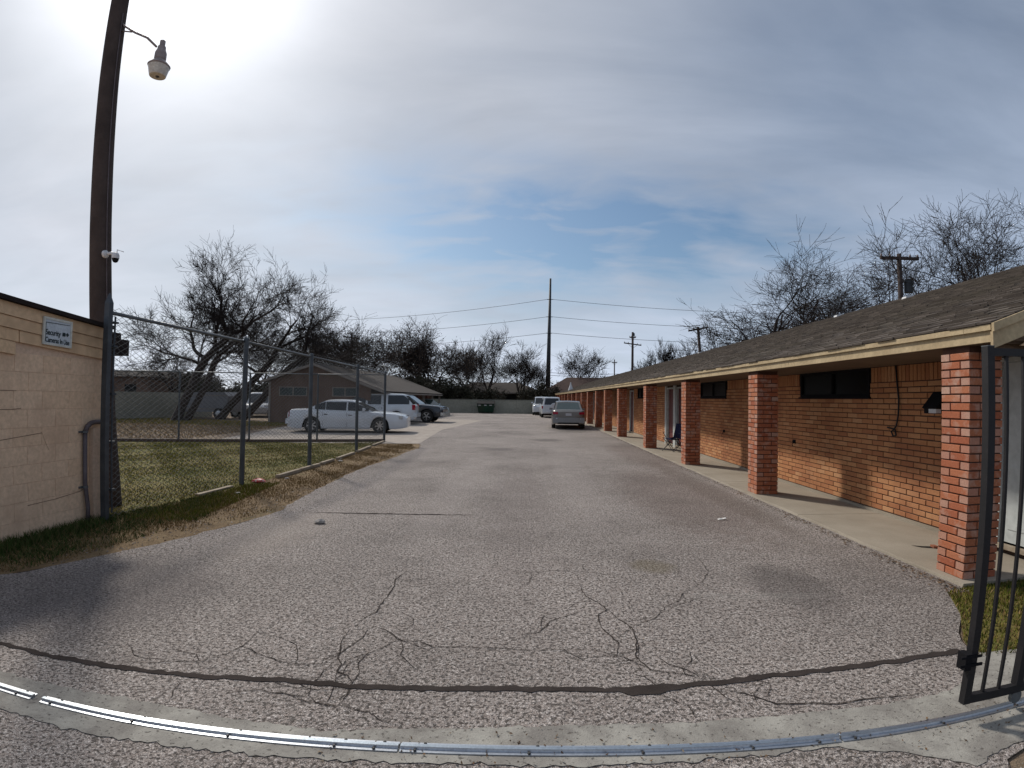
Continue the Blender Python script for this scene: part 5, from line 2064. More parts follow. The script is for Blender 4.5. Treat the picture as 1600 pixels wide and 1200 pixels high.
RV = dict(L=4.2, W=1.78, wr=.36, axles=(-1.25, 1.25), round=.35, pinch=.10, clear=.30, shoulder=.12,
          deck=[(-2.1, 1.05), (0, 1.05), (.9, 1.04), (1.2, 1.03), (2.0, .95), (2.1, .8)],
          cabin=(-2.08, -1.85, .3, 1.05, 1.72), windows=((-1.8, -1.05), (-.95, -.2), (-.1, .85)), doors=((-.95, -.05), (-.03, .9)),
          bits=[('taillight', 'taillight', -2.15, -2.0, .76, .87, .78, 1.0), ('rear_bumper', 'paint white', -2.25, -2.0, 0, .82, .45, .62), ('licence_plate', 'plate white', -2.28, -2.24, 0, .15, .5, .60),
                ('headlight', 'headlight', 1.95, 2.1, .5, .8, .75, .9)])
rv = make_car('white_suv', 'white utility vehicle carrying a spare wheel on its tailgate, just beyond the silver sedan', 'car', (2.15, 46.4, 0), math.radians(91), RV, 'paint white')
b = MB()
b.lathe((-2.22, -.18, .92), [(.30, -.10), (.335, -.06), (.335, .06), (.30, .10)], 22, 'x')
b.build('spare_wheel_cover', 'paint white', rv, local=True)
FV = dict(SUV)
make_car('white_suv', 'white vehicle facing the camera, farthest of the cars along the porch', 'car', (1.62, 53.2, 0), math.radians(-91), FV, 'paint white')

# ------------------------------------------------------------------ house on the left lot
H = thing('brick_house', 'brown gabled house behind the parked cars on the left lot', 'house', (-12.27, 30, 0))
gx0, gx1, gxr = -15.1, -9.0, -12.27
ze, zrd, zer = 2.50, 3.52, 1.93
sl_ = (zrd - zer) / (-8.05 - gxr)
b = MB()
b.box(gx0, gx1, 30.12, 50, 0, 2.16)
b.poly([(gx0, 30.12, 2.16), (gx1, 30.12, 2.16), (gx1, 30.12, zrd - sl_ * (gx1 - gxr) - .06), (gxr, 30.12, zrd - .06), (gx0, 30.12, 2.44)])
b.build('wall', 'house wall', H)
b = MB()
for (xa, za, xb, zb_) in ((-15.45, 2.46, gxr, zrd), (gxr, zrd, -8.05, zer)):
    b.hexa([(xa, 29.75, za - .07), (xb, 29.75, zb_ - .07), (xb, 50.4, zb_ - .07), (xa, 50.4, za - .07), (xa, 29.75, za), (xb, 29.75, zb_), (xb, 50.4, zb_), (xa, 50.4, za)])
HR = b.build('roof', 'far roof', H)
for (xa, za, xb, zb_) in ((-15.45, 2.46, gxr, zrd), (gxr, zrd, -8.05, zer)):
    b = MB()
    b.hexa([(xa, 29.71, za - .16), (xb, 29.71, zb_ - .16), (xb, 29.745, zb_ - .16), (xa, 29.745, za - .16), (xa, 29.71, za - .02), (xb, 29.71, zb_ - .02), (xb, 29.745, zb_ - .02), (xa, 29.745, za - .02)])
    b.build('rake_board', 'house trim', H)
b = MB()
b.box(-8.10, -8.05, 29.75, 50.4, zer - .17, zer - .02)
b.build('fascia_board', 'house trim', H)
for (xa, xb) in ((-14.45, -12.75), (-11.25, -9.75)):
    b = MB()
    for (p, q, r_, s_) in ((xa, xb, 1.58, 1.63), (xa, xb, 2.07, 2.12), (xa, xa + .05, 1.63, 2.07), (xb - .05, xb, 1.63, 2.07), ((xa + xb) / 2 - .03, (xa + xb) / 2 + .03, 1.63, 2.07)):
        b.box(p, q, 30.06, 30.13, r_, s_)
    w_ = b.build('window', 'house trim', H)
    for (p, q) in ((xa + .05, (xa + xb) / 2 - .03), ((xa + xb) / 2 + .03, xb - .05)):
        b = MB()
        b.box(p, q, 30.085, 30.118, 1.63, 2.07)
        b.build('pane', 'window green', w_)
b = MB()
b.box(gx0 - .0, gx0 + .12, 30.08, 30.119, 0, 2.4)
b.build('corner_board', 'house trim', H)
for y in (30.3, 34, 38, 42, 46, 49.8):
    b = MB()
    b.box(-8.35, -8.2, y, y + .15, 0, 1.80)
    b.build('porch_post', 'house trim', H)
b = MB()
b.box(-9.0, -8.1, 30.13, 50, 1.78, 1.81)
b.build('porch_ceiling', 'soffit paint', H)
for (ya, yb) in ((32, 32.9), (37, 37.9), (43, 43.9), (47, 47.9)):
    b = MB()
    b.box(-9.0, -8.95, ya, yb, 0, 1.75)
    b.build('door', 'door red', H)

# pale garden wall and what stands in front of it
GW = thing('garden_wall', 'pale green-grey masonry wall at the back of the left yard', 'wall', (-24.8, 29.8, 0))
for i, (pa, pc) in enumerate((((-33, 27.0), (-28.9, 28.4)), ((-28.9, 28.4), (-24.9, 29.8)), ((-24.9, 29.8), (-23.9, 33.4)), ((-23.9, 33.4), (-22.9, 37)))):
    v = Vector(pc) - Vector(pa)
    b = MB()
    M = Matrix.Translation(((pa[0] + pc[0]) / 2, (pa[1] + pc[1]) / 2, .84)) @ Matrix.Rotation(math.atan2(v.y, v.x), 4, 'Z')
    b.tbox(M, v.length - .01, .16, 1.70)
    b.build('wall_panel', 'fence wall', GW)
b = MB()
LB = thing('brown_building', 'brown low building with a flat dark roof beyond the pale garden wall', 'building', (-36, 45, 0))
b = MB()
b.box(-48, -34.0, 45, 53, 0, 3.1)
b.build('wall', 'house wall', LB)
b = MB()
b.hexa([(-48.5, 44.5, 3.1), (-33.6, 44.5, 3.1), (-33.6, 53.5, 3.1), (-48.5, 53.5, 3.1), (-48.5, 46, 3.75), (-34.6, 46, 3.70), (-34.6, 52, 3.7), (-48.5, 52, 3.75)])
b.build('roof', 'far roof', LB)
b = MB()
b.box(-36.6, -35.4, 44.96, 44.99, 1.5, 2.4)
b.build('window', 'window dark', LB)

TR = thing('enclosed_trailer', 'long grey enclosed trailer parked behind the bare tree', 'trailer', (-21.0, 33.6, 0))
b = MB()
pr_ = [(-22.7, .45), (-22.7, 1.45), (-22.4, 1.72), (-19.7, 1.76), (-19.45, 1.5), (-19.45, .45)]
A = [(x, 33.2, z) for x, z in pr_]
B_ = [(x, 35.2, z) for x, z in pr_]
b.poly(A)
b.poly(B_[::-1])
for k in range(len(pr_)):
    k2 = (k + 1) % len(pr_)
    b.poly([A[k2], A[k], B_[k], B_[k2]])
b.build('box_body', 'trailer grey', TR)
for z in (.62, 1.5):
    b = MB()
    b.box(-22.69, -19.46, 33.185, 33.199, z, z + .05)
    b.build('trim_strip', 'house trim', TR)
for xw in (-20.0,):
    for yw in (33.15, 35.2):
        b = MB()
        b.lathe((xw, yw, .36), [(.2, -.1), (.36, -.1), (.36, .1), (.2, .1)], 20, 'y')
        wh = b.build('wheel', 'tyre', TR)
        b = MB()
        b.lathe((xw, yw, .36), [(.20, -.105), (.08, -.12)], 12, 'y')
        b.build('rim', 'rim metal', wh)
b = MB()
b.box(-23.6, -22.7, 34.1, 34.2, .4, .5)
b.build('tongue', 'black iron', TR)
b = MB()
b.lathe((-23.6, 34.15, 0), [(.05, 0), (.05, .4)], 8)
b.build('jack', 'black iron', TR)
VAN = dict(L=4.6, W=1.85, wr=.34, axles=(-1.4, 1.4), round=.4, pinch=.12, clear=.25, shoulder=.12,
           deck=[(-2.3, 1.05), (0, 1.05), (1.0, 1.03), (1.3, 1.0), (2.1, .9), (2.3, .75)],
           cabin=(-2.28, -2.1, .3, 1.25, 1.78), windows=((-.7, .05), (.12, .95)), doors=((-.75, .08), (.1, 1.0)),
           bits=[('headlight', 'headlight', 2.1, 2.28, .55, .82, .7, .88), ('bumper', 'paint silver', 2.15, 2.36, 0, .84, .36, .55), ('taillight', 'taillight', -2.34, -2.28, .75, .88, .8, 1.1)])
make_car('white_van', 'white van half hidden behind the fence post, left of the brown house', 'van', (-19.9, 38.4, 0), math.radians(-70), VAN, 'paint white')

# end wall, dumpster
EW = thing('end_wall', 'long pale green wall closing the far end of the driveway', 'wall', (-3, 55.6, 0))
xs_ = [-20.2 + i * 2.4 for i in range(10)]
for xa in xs_:
    b = MB()
    b.box(xa + .005, xa + 2.395, 55.6, 55.8, 0, 1.40)
    b.build('wall_panel', 'fence wall', EW)
    b = MB()
    b.box(xa + .005, xa + 2.395, 55.57, 55.83, 1.401, 1.45)
    b.build('coping', 'fence wall cap', EW)
DU = thing('dumpster', 'dark green metal dumpster standing against the far wall', 'dumpster', (-4.2, 54.9, 0))
b = MB()
b.hexa([(-4.95, 54.5, .12), (-3.42, 54.5, .12), (-3.42, 55.4, .12), (-4.95, 55.4, .12), (-5.05, 54.2, .95), (-3.32, 54.2, .95), (-3.32, 55.45, 1.20), (-5.05, 55.45, 1.20)])
b.build('bin_body', 'dumpster green', DU)
for xa, xb in ((-5.07, -4.2), (-4.18, -3.3)):
    b = MB()
    b.hexa([(xa, 54.12, .96), (xb, 54.12, .96), (xb, 55.48, 1.22), (xa, 55.48, 1.22), (xa, 54.12, 1.02), (xb, 54.12, 1.02), (xb, 55.48, 1.30), (xa, 55.48, 1.30)])
    b.build('lid', 'black plastic', DU)
for x in (-5.08, -3.40):
    b = MB()
    b.box(x, x + .12, 54.25, 55.1, .62, .78)
    b.build('fork_pocket', 'dumpster green', DU)
for x in (-4.8, -4.2, -3.65):
    b = MB()
    b.box(x - .13, x + .13, 54.20, 54.32, .80, .90)
    b.build('label_plate', 'plate white', DU)
for x in (-4.85, -3.55):
    b = MB()
    b.lathe((x, 54.6, .07), [(.07, -.03), (.07, .03)], 12, 'x')
    b.build('wheel', 'tyre', DU)


# houses beyond the wall
def far_house(x0_, x1_, y, hw_, hr, m, label, cols=()):
    t = thing('far_house', label, 'house', ((x0_ + x1_) / 2, y, 0))
    b = MB()
    b.box(x0_, x1_, y, y + 9, 0, hw_)
    b.build('wall', 'house wall', t)
    b = MB()
    e = .6
    b.hexa([(x0_ - e, y - e, hw_), (x1_ + e, y - e, hw_), (x1_ + e, y + 9 + e, hw_), (x0_ - e, y + 9 + e, hw_), (x0_ + 3, y + 4.4, hr), (x1_ - 3, y + 4.4, hr), (x1_ - 3, y + 4.6, hr), (x0_ + 3, y + 4.6, hr)])
    r_ = b.build('roof', m, t)
    b = MB()
    b.box(x0_ - e, x1_ + e, y - e - .04, y - e, hw_ - .16, hw_ + .02)
    b.build('fascia_board', 'house trim', t)
    for (xa, xb, z0_, z1_, nm, mm) in cols:
        b = MB()
        b.box(xa, xb, y - .06, y - .01, z0_, z1_)
        b.build(nm, mm, t)
    return r_


far_house(-11.5, 2.0, 80, 2.45, 4.1, 'far roof', 'low brown ranch house beyond the far wall, right of the dumpster',
          ((-10.8, -9.6, .9, 2.1, 'window', 'house trim'), (-7.5, -6.3, 0, 2.1, 'door', 'window dark'), (-4.4, -4.1, 0, 2.4, 'column', 'house trim'), (-3.2, -1.0, 0.2, 2.2, 'opening', 'dark gap'), (-.4, -.15, 0, 2.4, 'column', 'house trim'), (.4, 1.6, .9, 2.1, 'window', 'house trim')))
far_house(3.2, 17, 76, 2.7, 4.9, 'far roof red', 'reddish-brown roofed house beyond the far end of the motel',
          ((4, 5.5, .9, 2.1, 'window', 'window dark'), (8, 9.5, .9, 2.1, 'window', 'window dark')))
far_house(-33, -19, 66, 2.5, 4.2, 'far roof', 'dim house roof between the bare trees beyond the left lot', ((-30, -28.5, .9, 2.1, 'window', 'window dark'),))


# ------------------------------------------------------------------ bare trees
def grow(stems, seed, levels=5, min_r=.006, up=.12, wig=.22, kids=(4, 7), shrink=.62, ang=(.5, 1.0), thick=.68, step=.35):
    """returns segments (p0,p1,r0,r1,level)"""
    q = random.Random(seed)
    out = []

    def perp(d):
        a = Vector((q.gauss(0, 1), q.gauss(0, 1), q.gauss(0, 1)))
        a -= d * a.dot(d)
        return a.normalized()

    def branch(p, d, ln, r, lv):
        n = max(2, min(9, int(ln / step) + 1)) if lv < 3 else (3 if lv < 5 else 2)
        sl = ln / n
        pts = [p.copy()]
        rs = [r]
        dirs_ = []
        for i in range(n):
            d = (d + perp(d) * q.uniform(0, wig) + Vector((0, 0, up * (1 if lv < 3 else .6)))).normalized()
            p2 = pts[-1] + d * sl
            r2 = r * (1 - .62 * (i + 1) / n)
            out.append((pts[-1].copy(), p2.copy(), rs[-1], max(r2, min_r * .7), lv))
            pts.append(p2)
            rs.append(r2)
            dirs_.append(d.copy())
        if lv >= levels:
            return
        k = q.randint(*kids)
        for j in range(k):
            u = q.uniform(.28, 1.0) if j else 1.0
            i = min(n - 1, int(u * n))
            pp = pts[i].lerp(pts[i + 1], u * n - i if u < 1 else 1.0)
            dd = dirs_[i]
            an = q.uniform(*ang) * (.55 if u > .95 else 1)
            nd = (dd * math.cos(an) + perp(dd) * math.sin(an)).normalized()
            branch(pp, nd, ln * shrink * q.uniform(.7, 1.2), max(rs[i] * thick * q.uniform(.7, 1.05), min_r), lv + 1)
    for (p, d, ln, r) in stems:
        branch(Vector(p), Vector(d).normalized(), ln, r, 0)
    return out


def make_tree(name, label, base, segs, fit=None, group=None, leaves=None, trunk_lv=1, seed=0, cat='tree'):
    """fit: (x0, x1, ztop) world extents of the crown"""
    P0 = np.array([s_[0] for s_ in segs])
    P1 = np.array([s_[1] for s_ in segs])
    R0 = np.array([s_[2] for s_ in segs])
    R1 = np.array([s_[3] for s_ in segs])
    LV = np.array([s_[4] for s_ in segs])
    if fit:
        x0_, x1_, zt_ = fit
        zmin = base[2]
        allp = P1
        lo, hi = np.percentile(allp[:, 0], .5), np.percentile(allp[:, 0], 99.5)
        zt = np.percentile(allp[:, 2], 99.7)
        sz = (zt_ - zmin) / (zt - zmin)

        def tf(Q):
            Q = Q.copy()
            Q[:, 2] = zmin + (Q[:, 2] - zmin) * sz
            w = np.clip((Q[:, 2] - zmin) / (zt_ - zmin) * 2.2, 0, 1)
            tx = x0_ + (Q[:, 0] - lo) / (hi - lo) * (x1_ - x0_)
            Q[:, 0] = Q[:, 0] * (1 - w) + tx * w
            Q[:, 1] = base[1] + (Q[:, 1] - base[1]) * (x1_ - x0_) / (hi - lo)
            return Q
        P0, P1 = tf(P0), tf(P1)
    t = thing(name, label, cat, base, 0, group)
    o_ = np.array(base)
    m = LV <= trunk_lv
    V, F = seg_tubes(P0[m], P1[m], R0[m], R1[m] * 1.0, 7)
    fast_mesh('trunk', V, F, 'bark', t, smooth=True, org=o_)
    m = ~m
    V, F = seg_tubes(P0[m], P1[m], R0[m], R1[m], 3)
    fast_mesh('crown', V, F, 'twig', t, org=o_)
    if leaves:
        n, size, mm = leaves
        tips = P1[LV >= LV.max() - 1]
        idx = rng.integers(0, len(tips), n)
        C_ = tips[idx] + rng.normal(0, size * 1.6, (n, 3))
        a = rng.normal(0, 1, (n, 3))
        a /= np.linalg.norm(a, axis=1, keepdims=True)
        b_ = np.cross(a, rng.normal(0, 1, (n, 3)))
        b_ /= np.linalg.norm(b_, axis=1, keepdims=True)
        s_ = size * rng.uniform(.4, 1.2, (n, 1))
        V = np.stack([C_ + a * s_, C_ + b_ * s_ * .6, C_ - a * s_, C_ - b_ * s_ * .6], 1).reshape(-1, 3)
        fast_mesh('leaves', V, np.arange(n * 4).reshape(-1, 4), mm, t, org=o_)
    return t


def std_tree(label, base, h, fit, seed, r=.22, nst=1, lv=5, kids=(4, 5), min_r=.009, leaves=None, group=None, lean=0.0, name='bare_tree', trunk=.32, spread=.75, **kw):
    q = random.Random(seed)
    stems = []
    segs = []
    b0 = Vector(base)
    # trunk
    top = b0 + Vector((lean * h * trunk, q.uniform(-.1, .1), h * trunk))
    n = 4
    prev = b0 - Vector((0, 0, .1))
    for i in range(n):
        p2 = b0.lerp(top, (i + 1) / n) + Vector((q.uniform(-.05, .05), q.uniform(-.05, .05), 0))
        segs.append((prev, p2, r * (1.25 if i == 0 else 1 - .08 * i), r * (1 - .08 * (i + 1)), 0))
        prev = p2
    k = q.randint(3, 5) + (nst - 1)
    for j in range(k):
        a = 2 * math.pi * (j + q.uniform(-.3, .3)) / k
        d = Vector((math.cos(a) * spread, math.sin(a) * spread, q.uniform(.6, 1.2)))
        stems.append((prev, d, h * q.uniform(.34, .46), r * q.uniform(.5, .7)))
    kw.setdefault('wig', .38)
    kw.setdefault('shrink', .68)
    s2 = grow(stems, seed + 1, lv - 1, min_r, kids=kids, **kw)
    segs += [(a_, b_, c_, d_, l_ + 1) for a_, b_, c_, d_, l_ in s2]
    return make_tree(name, label, base, segs, fit, group, leaves, 1, seed)


# big double-stemmed tree in the yard
bs = []
q = random.Random(77)


def path_segs(pts, rs, lv=0):
    return [(Vector(a), Vector(c_), r0, r1, lv) for a, c_, r0, r1 in zip(pts[:-1], pts[1:], rs[:-1], rs[1:])]


segs = path_segs([(-20.9, 30, -.1), (-20.75, 30, .9), (-20.45, 30, 2.2), (-20.3, 30.1, 3.4), (-20.0, 30.1, 4.3), (-19.4, 30, 5.0), (-18.7, 30, 5.7)], [.34, .27, .25, .24, .22, .20, .17])
segs += path_segs([(-20.4, 30.3, -.1), (-20.0, 30.3, 1.2), (-19.65, 30.4, 2.6), (-19.45, 30.3, 3.8), (-19.1, 30.2, 4.7), (-18.4, 30.3, 5.4)], [.24, .20, .19, .18, .16, .13])
st_ = [((-20.0, 30.1, 4.3), (-1, .2, .7), 3.2, .13), ((-20.2, 30, 3.9), (-1, -.6, .35), 3.0, .10), ((-19.4, 30, 5.0), (-.35, .3, 1), 3.4, .13), ((-18.7, 30, 5.7), (.15, -.2, 1), 3.0, .15),
       ((-18.7, 30, 5.7), (.8, .3, .7), 3.4, .14), ((-18.4, 30.3, 5.4), (1, -.3, .25), 3.4, .12), ((-19.1, 30.2, 4.7), (1, .5, .1), 3.2, .11), ((-19.4, 30, 5.0), (.3, 1, .6), 3, .1), ((-19.1, 30, 4.7), (.2, -1, .5), 3, .1),
       ((-20.2, 30.1, 3.6), (-.9, .8, .6), 2.6, .09), ((-19.45, 30.3, 3.8), (.9, -.7, .5), 2.6, .09)]
g_ = grow(st_, 5, 4, .0095, kids=(5, 6), wig=.40, up=.04, shrink=.64, ang=(.4, .95))
segs += [(a, c_, r0, r1, l_ + 1) for a, c_, r0, r1, l_ in g_]
make_tree('bare_tree', 'large bare spreading tree with two leaning trunks in the left yard', (-20.9, 30, 0), segs, (-22.9, -13.2, 10.6))
segs = path_segs([(-19.9, 33, -.1), (-19.4, 33, 1.2), (-18.6, 33.1, 2.6), (-17.9, 33, 3.7), (-17.2, 33, 4.7), (-16.8, 33, 5.6)], [.28, .24, .22, .20, .18, .15])
segs += path_segs([(-18.4, 33.1, 0), (-17.3, 33, 1.6), (-16.6, 33, 3.0), (-15.6, 33, 4.2), (-14.6, 33, 4.9)], [.26, .22, .2, .17, .14])
st_ = [((-16.8, 33, 5.6), (.1, .2, 1), 3.2, .12), ((-17.2, 33, 4.7), (-.8, .4, .8), 3, .11), ((-16.8, 33, 5.6), (.9, -.3, .6), 3.2, .12), ((-14.6, 33, 4.9), (1, .2, .35), 3.0, .11), ((-14.6, 33, 4.9), (.5, -.6, .8), 3.0, .11),
       ((-15.6, 33, 4.2), (.9, .8, .1), 2.6, .09), ((-16.6, 33, 3.0), (1, -.4, .3), 3, .08), ((-17.9, 33, 3.7), (-.9, -.5, .6), 2.8, .09)]
g_ = grow(st_, 15, 4, .0095, kids=(5, 6), wig=.40, up=.02, shrink=.64, ang=(.4, 1.0))
segs += [(a, c_, r0, r1, l_ + 1) for a, c_, r0, r1, l_ in g_]
make_tree('bare_tree', 'bare tree leaning right, with low wide limbs, left of the brown house gable', (-19.9, 33, 0), segs, (-20.5, -10.6, 8.8))
std_tree('smaller bare tree low behind the fence, left of the big spreading tree', (-29.5, 42, 0), 6.5, (-33, -25.5, 6.6), 31, r=.16, min_r=.014)
std_tree('bare tree rising behind the left end of the brown house roof', (-24.5, 50, 0), 8, (-29, -19.5, 8.6), 33, r=.2, min_r=.016)
# group behind the house
std_tree('bushy bare tree behind the house ridge, left of the short pole', (-20.5, 56, 0), 9.5, (-26.0, -15.0, 10.3), 41, r=.22, min_r=.018, leaves=(2500, .08, 'dead leaf'), trunk=.2, lv=5, kids=(5, 6))
std_tree('bushy bare tree behind the house roof, right of the short pole', (-16.2, 58, 0), 8.5, (-20.6, -11.4, 8.9), 43, r=.2, min_r=.018, leaves=(3000, .09, 'dead leaf'), trunk=.2)
std_tree('dark round tree still holding dry leaves, tallest behind the house roof', (-11.6, 66, 0), 11, (-18.6, -6.2, 11.3), 45, r=.34, min_r=.018, leaves=(7000, .10, 'dead leaf'), trunk=.22, kids=(5, 6))
std_tree('thin upright bare tree above the dumpster', (-5.9, 72, 0), 11, (-8.3, -1.4, 11.4), 47, r=.2, min_r=.02, trunk=.22, spread=.5)
std_tree('slim bare tree right behind the dumpster, left of the thin upright one', (-8.2, 74, 0), 9, (-11, -5.6, 9.0), 48, r=.18, min_r=.02, trunk=.22, spread=.5)
std_tree('bare tree between the dumpster and the tall steel mast', (-1.2, 80, 0), 9.8, (-4.4, 3.0, 10.2), 49, r=.2, min_r=.02, trunk=.22, spread=.6)
std_tree('fan shaped bare tree just left of the steel mast foot', (1.9, 84, 0), 7.4, (-.9, 4.0, 7.6), 50, r=.16, min_r=.02, trunk=.2, spread=.7)
std_tree('round bare tree over the far end of the motel roof, right of the steel mast', (8.8, 84, 0), 9.6, (5.0, 13.2, 10.0), 51, r=.22, min_r=.02, trunk=.25, spread=.8)
std_tree('pale bare tree in the gap behind the tall dark round tree, right side', (-9.6, 82, 0), 9.4, (-14.5, -4.6, 9.6), 52, r=.2, min_r=.02, trunk=.2, spread=.9)
std_tree('broad bare tree low behind the far house, left of the mast', (-3.4, 92, 0), 9.0, (-8.5, 2.2, 9.0), 53, r=.2, min_r=.022, trunk=.2, spread=.9)
std_tree('bare tree filling the gap behind the brown house roof end', (-15.8, 74, 0), 9.6, (-20.5, -11.0, 9.9), 54, r=.2, min_r=.02, trunk=.2, spread=.9)
# low dark evergreens and brush
for i, (lab, x, y, w, h) in enumerate((('dark evergreen bush beside the porch end of the brown house', -11.4, 60, 3.6, 3.9), ('dark low bush left of the dumpster behind the wall', -8.6, 62, 2.6, 2.9),
                                   ('dark bush behind the wall below the slim trees', -5.4, 66, 2.6, 2.6), ('dark bush behind the far wall near the parked utility vehicles', 1.6, 72, 2.6, 3.4),
                                   ('wide dark bush behind the house roof', -15.6, 64, 4.2, 4.8), ('dark bush far left behind the trailer', -26.5, 44, 3.6, 3.3), ('dark bush behind the white van', -22.6, 47, 3.4, 3.4))):
    std_tree(lab, (x, y, 0), h, (x - w, x + w, h), 60 + i, r=.12, min_r=.02, lv=4, leaves=(7000, .14, 'dark leaf'), name='dark_bush', trunk=.10, spread=1.2)
# right side, beyond the motel roof
std_tree('wide bare tree leaning left over the motel roof, nearer the lane end', (15.6, 32, 0), 12, (11.0, 21.5, 10.8), 71, r=.30, min_r=.012, lv=5, kids=(4, 6), trunk=.40, spread=1.1, up=.02, shrink=.64)
std_tree('upright bare tree behind the motel ridge, left of the crossarm pole', (20.3, 33, 0), 12, (15.6, 26.5, 11.6), 73, r=.30, min_r=.012, kids=(4, 6), trunk=.40, shrink=.64)
std_tree('tall bare tree behind the motel ridge, right of the crossarm pole', (20.9, 24.5, 0), 12, (16.2, 26.2, 11.4), 75, r=.28, min_r=.011, kids=(4, 6), trunk=.40, shrink=.64)
std_tree('bare tree at the right edge above the motel ridge', (25.2, 23, 0), 12, (21.0, 30.5, 11.2), 77, r=.28, min_r=.011, kids=(4, 6), trunk=.40, shrink=.64)
std_tree('bare tree low behind the motel ridge between the two big ones', (22.5, 40, 0), 10, (18.0, 32, 10.4), 78, r=.22, min_r=.012, kids=(4, 6), trunk=.35)
for i, (x, y, w, h, lab) in enumerate(((13.6, 60, 1.5, 7.2, 'small bare tree right of the crossed utility pole over the motel roof'), (15.9, 60, 1.6, 8.5, 'second small bare tree right of the crossed utility pole over the motel roof'),
                                       (18.0, 55, 1.8, 8.4, 'small bare tree directly behind the leaning crossarm pole'), (17.2, 45, 2.0, 8.3, 'bare treetop between the leaning crossarm pole and the wide tree'))):
    std_tree(lab, (x, y, 0), h, (x - w, x + w, h), 80 + i, r=.15, min_r=.016, trunk=.3, spread=.45)
# far tree line, one mass
fx = []
qq = random.Random(9)
segs = []
for i in range(70):
    x = -120 + 3.6 * i + qq.uniform(-1, 1)
    y = 125 + qq.uniform(-10, 10)
    h = qq.uniform(4.5, 8)
    s2 = grow([((x, y, 0), (qq.uniform(-.2, .2), 0, 1), h * .4, .14)], 500 + i, 3, .035, kids=(4, 6), step=1.0)
    segs += s2
P0 = np.array([s_[0] for s_ in segs])
P1 = np.array([s_[1] for s_ in segs])
V, F = seg_tubes(P0, P1, np.array([s_[2] for s_ in segs]), np.array([s_[3] for s_ in segs]), 3)
o = fast_mesh('far_treeline', V, F, 'twig')
o['kind'] = 'stuff'
o['label'] = 'low bare tree line on the horizon'
n = 26000
C_ = np.stack([rng.uniform(-130, 140, n), rng.uniform(118, 134, n), np.abs(rng.normal(0, 1.6, n))], 1)
a = rng.normal(0, .4, (n, 3))
b_ = rng.normal(0, .4, (n, 3))
V = np.stack([C_ + a, C_ + b_, C_ - a, C_ - b_], 1).reshape(-1, 3)
o = fast_mesh('far_brush', V, np.arange(n * 4).reshape(-1, 4), 'dark leaf')
o['kind'] = 'stuff'

# ------------------------------------------------------------------ steel mast, utility poles, wires
MS = thing('steel_mast', 'tall tapered dark steel transmission mast above the far wall', 'mast', (3.7, 90, 0))
b = MB()
b.tube([(3.66, 90, 0), (3.95, 90, 22.3)], [.46, .17], 12)
b.build('shaft', 'steel mast', MS, smooth=True)
for z in (12.8, 15.6, 18.6):
    b = MB()
    x = 3.66 + .29 * z / 22.3
    b.tube([(x - .55, 89.6, z), (x + .55, 89.6, z)], .06, 6)
    b.build('insulator_arm', 'steel mast', MS)


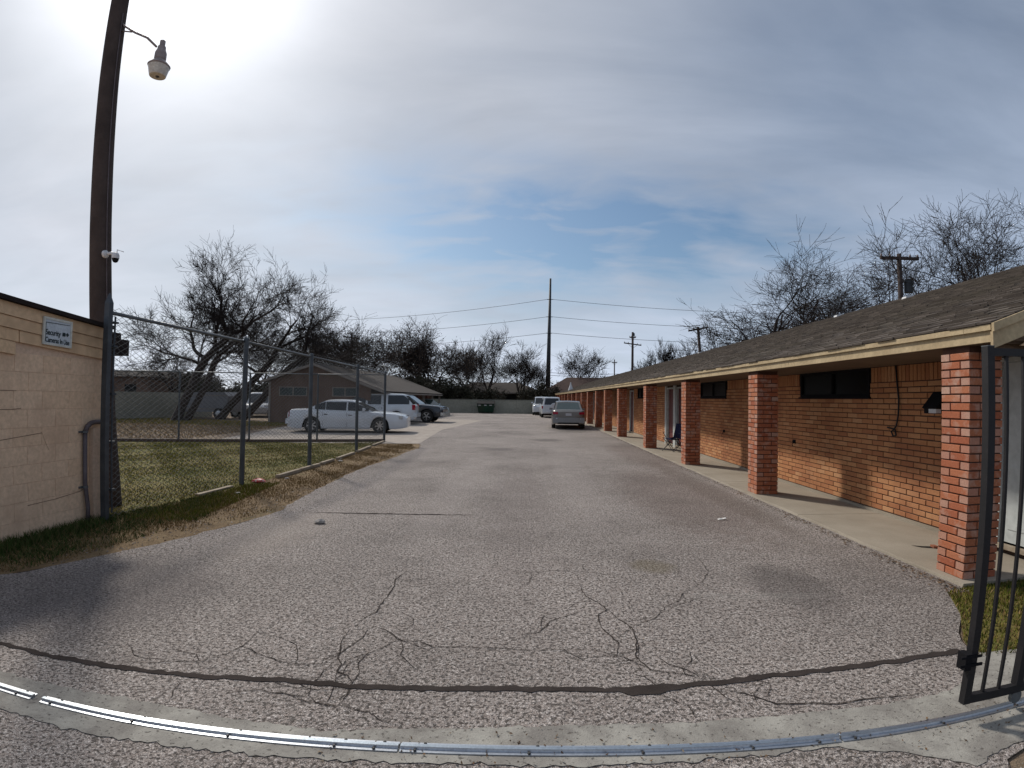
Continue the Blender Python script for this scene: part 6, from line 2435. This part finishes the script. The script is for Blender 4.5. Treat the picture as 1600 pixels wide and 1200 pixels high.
def upole(x, y, h, arms, label, r_=.15, lean=0.0, extras=()):
    t = thing('crossarm_pole', label, 'pole', (x, y, 0))
    b = MB()
    b.tube([(x, y, 0), (x + lean * h, y, h)], [r_ * 1.15, r_ * .8], 10)
    b.build('shaft', 'pole wood', t, smooth=True)
    for (z, w, dz) in arms:
        xc = x + lean * z
        b = MB()
        b.hexa([(xc - w, y - .1, z - dz - .07), (xc + w, y - .1, z + dz - .07), (xc + w, y + .02, z + dz - .07), (xc - w, y + .02, z - dz - .07),
                (xc - w, y - .1, z - dz + .07), (xc + w, y - .1, z + dz + .07), (xc + w, y + .02, z + dz + .07), (xc - w, y + .02, z - dz + .07)])
        a_ = b.build('crossarm', 'pole wood', t)
        for u in (-.95, -.5, .55, .95):
            b = MB()
            b.lathe((xc + u * w, y - .04, z + dz * u + .07), [(.03, 0), (.05, .06), (.03, .14)], 8)
            b.build('insulator', 'lamp metal', a_)
        for s_ in (-1, 1):
            b = MB()
            b.tube([(xc + s_ * w * .55, y - .1, z + dz * .5 * s_ - .05), (xc, y - .12, z - .55)], .02, 5)
            b.build('brace', 'pole wood', t)
    for (nm, dx, z, r2, hh) in extras:
        b = MB()
        b.lathe((x + lean * z + dx, y - .1, z), [(r2, 0), (r2, hh), (r2 * .6, hh + .08)], 12)
        b.build(nm, 'steel mast', t)
    return t


upole(14.05, 70, 10.6, [(9.0, 1.15, -.15), (9.9, .42, 0)], 'utility pole with two crossarms over the far motel roof', .17, .004, [('transformer_cap', .12, 10.1, .14, .3)])
upole(15.25, 45, 7.9, [(7.72, .85, .16)], 'leaning utility pole with one crossarm over the middle of the motel roof', .14, -.075)
upole(18.36, 25, 8.95, [(8.72, 1.05, .02)], 'utility pole with one crossarm and a transformer over the near motel roof', .14, .001, [('transformer', .38, 7.0, .20, .6)])
upole(16.7, 100, 9.2, [(8.6, .5, 0)], 'distant thin utility pole left of the two-armed pole', .12)
upole(19.6, 96, 6.6, [(6.4, 1.6, -.1)], 'distant low pole end with a long arm beside the two-armed pole', .12)
upole(-20.3, 60, 8.9, [(8.4, .95, -.12)], 'short utility pole with a crossarm among the trees behind the house', .13)


def wire(pts, sag, r_, label, group='overhead lines'):
    b = MB()
    out = []
    for (a, c_) in zip(pts[:-1], pts[1:]):
        a, c_ = Vector(a), Vector(c_)
        for i in range(25):
            u = i / 24
            p = a.lerp(c_, u)
            p.z -= sag * 4 * u * (1 - u)
            out.append(p)
    b.tube(out, r_, 4)
    o = b.build('overhead_line', 'cable', None, cat='cable', group=group, label=label, origin=tuple(out[0]))


for z, zl, zr_, lab in ((18.6, 17.0, 17.0, 'topmost'), (15.6, 14.4, 14.4, 'middle'), (12.8, 11.8, 11.8, 'lowest')):
    wire([(3.4, 89.6, z), (-62, 112, zl + 1)], 1.5, .030, lab + ' overhead line running left from the steel mast')
    wire([(4.45, 89.6, z), (70, 96, zr_ + 1.5)], 1.3, .030, lab + ' overhead line running right from the steel mast')
for dz, lab in ((6.5, 'upper'), (6.0, 'lower')):
    wire([(3, 97, dz), (19.6, 96, dz - .1), (50, 90, dz + 1)], .25, .035, lab + ' line of the low pair right of the mast foot')
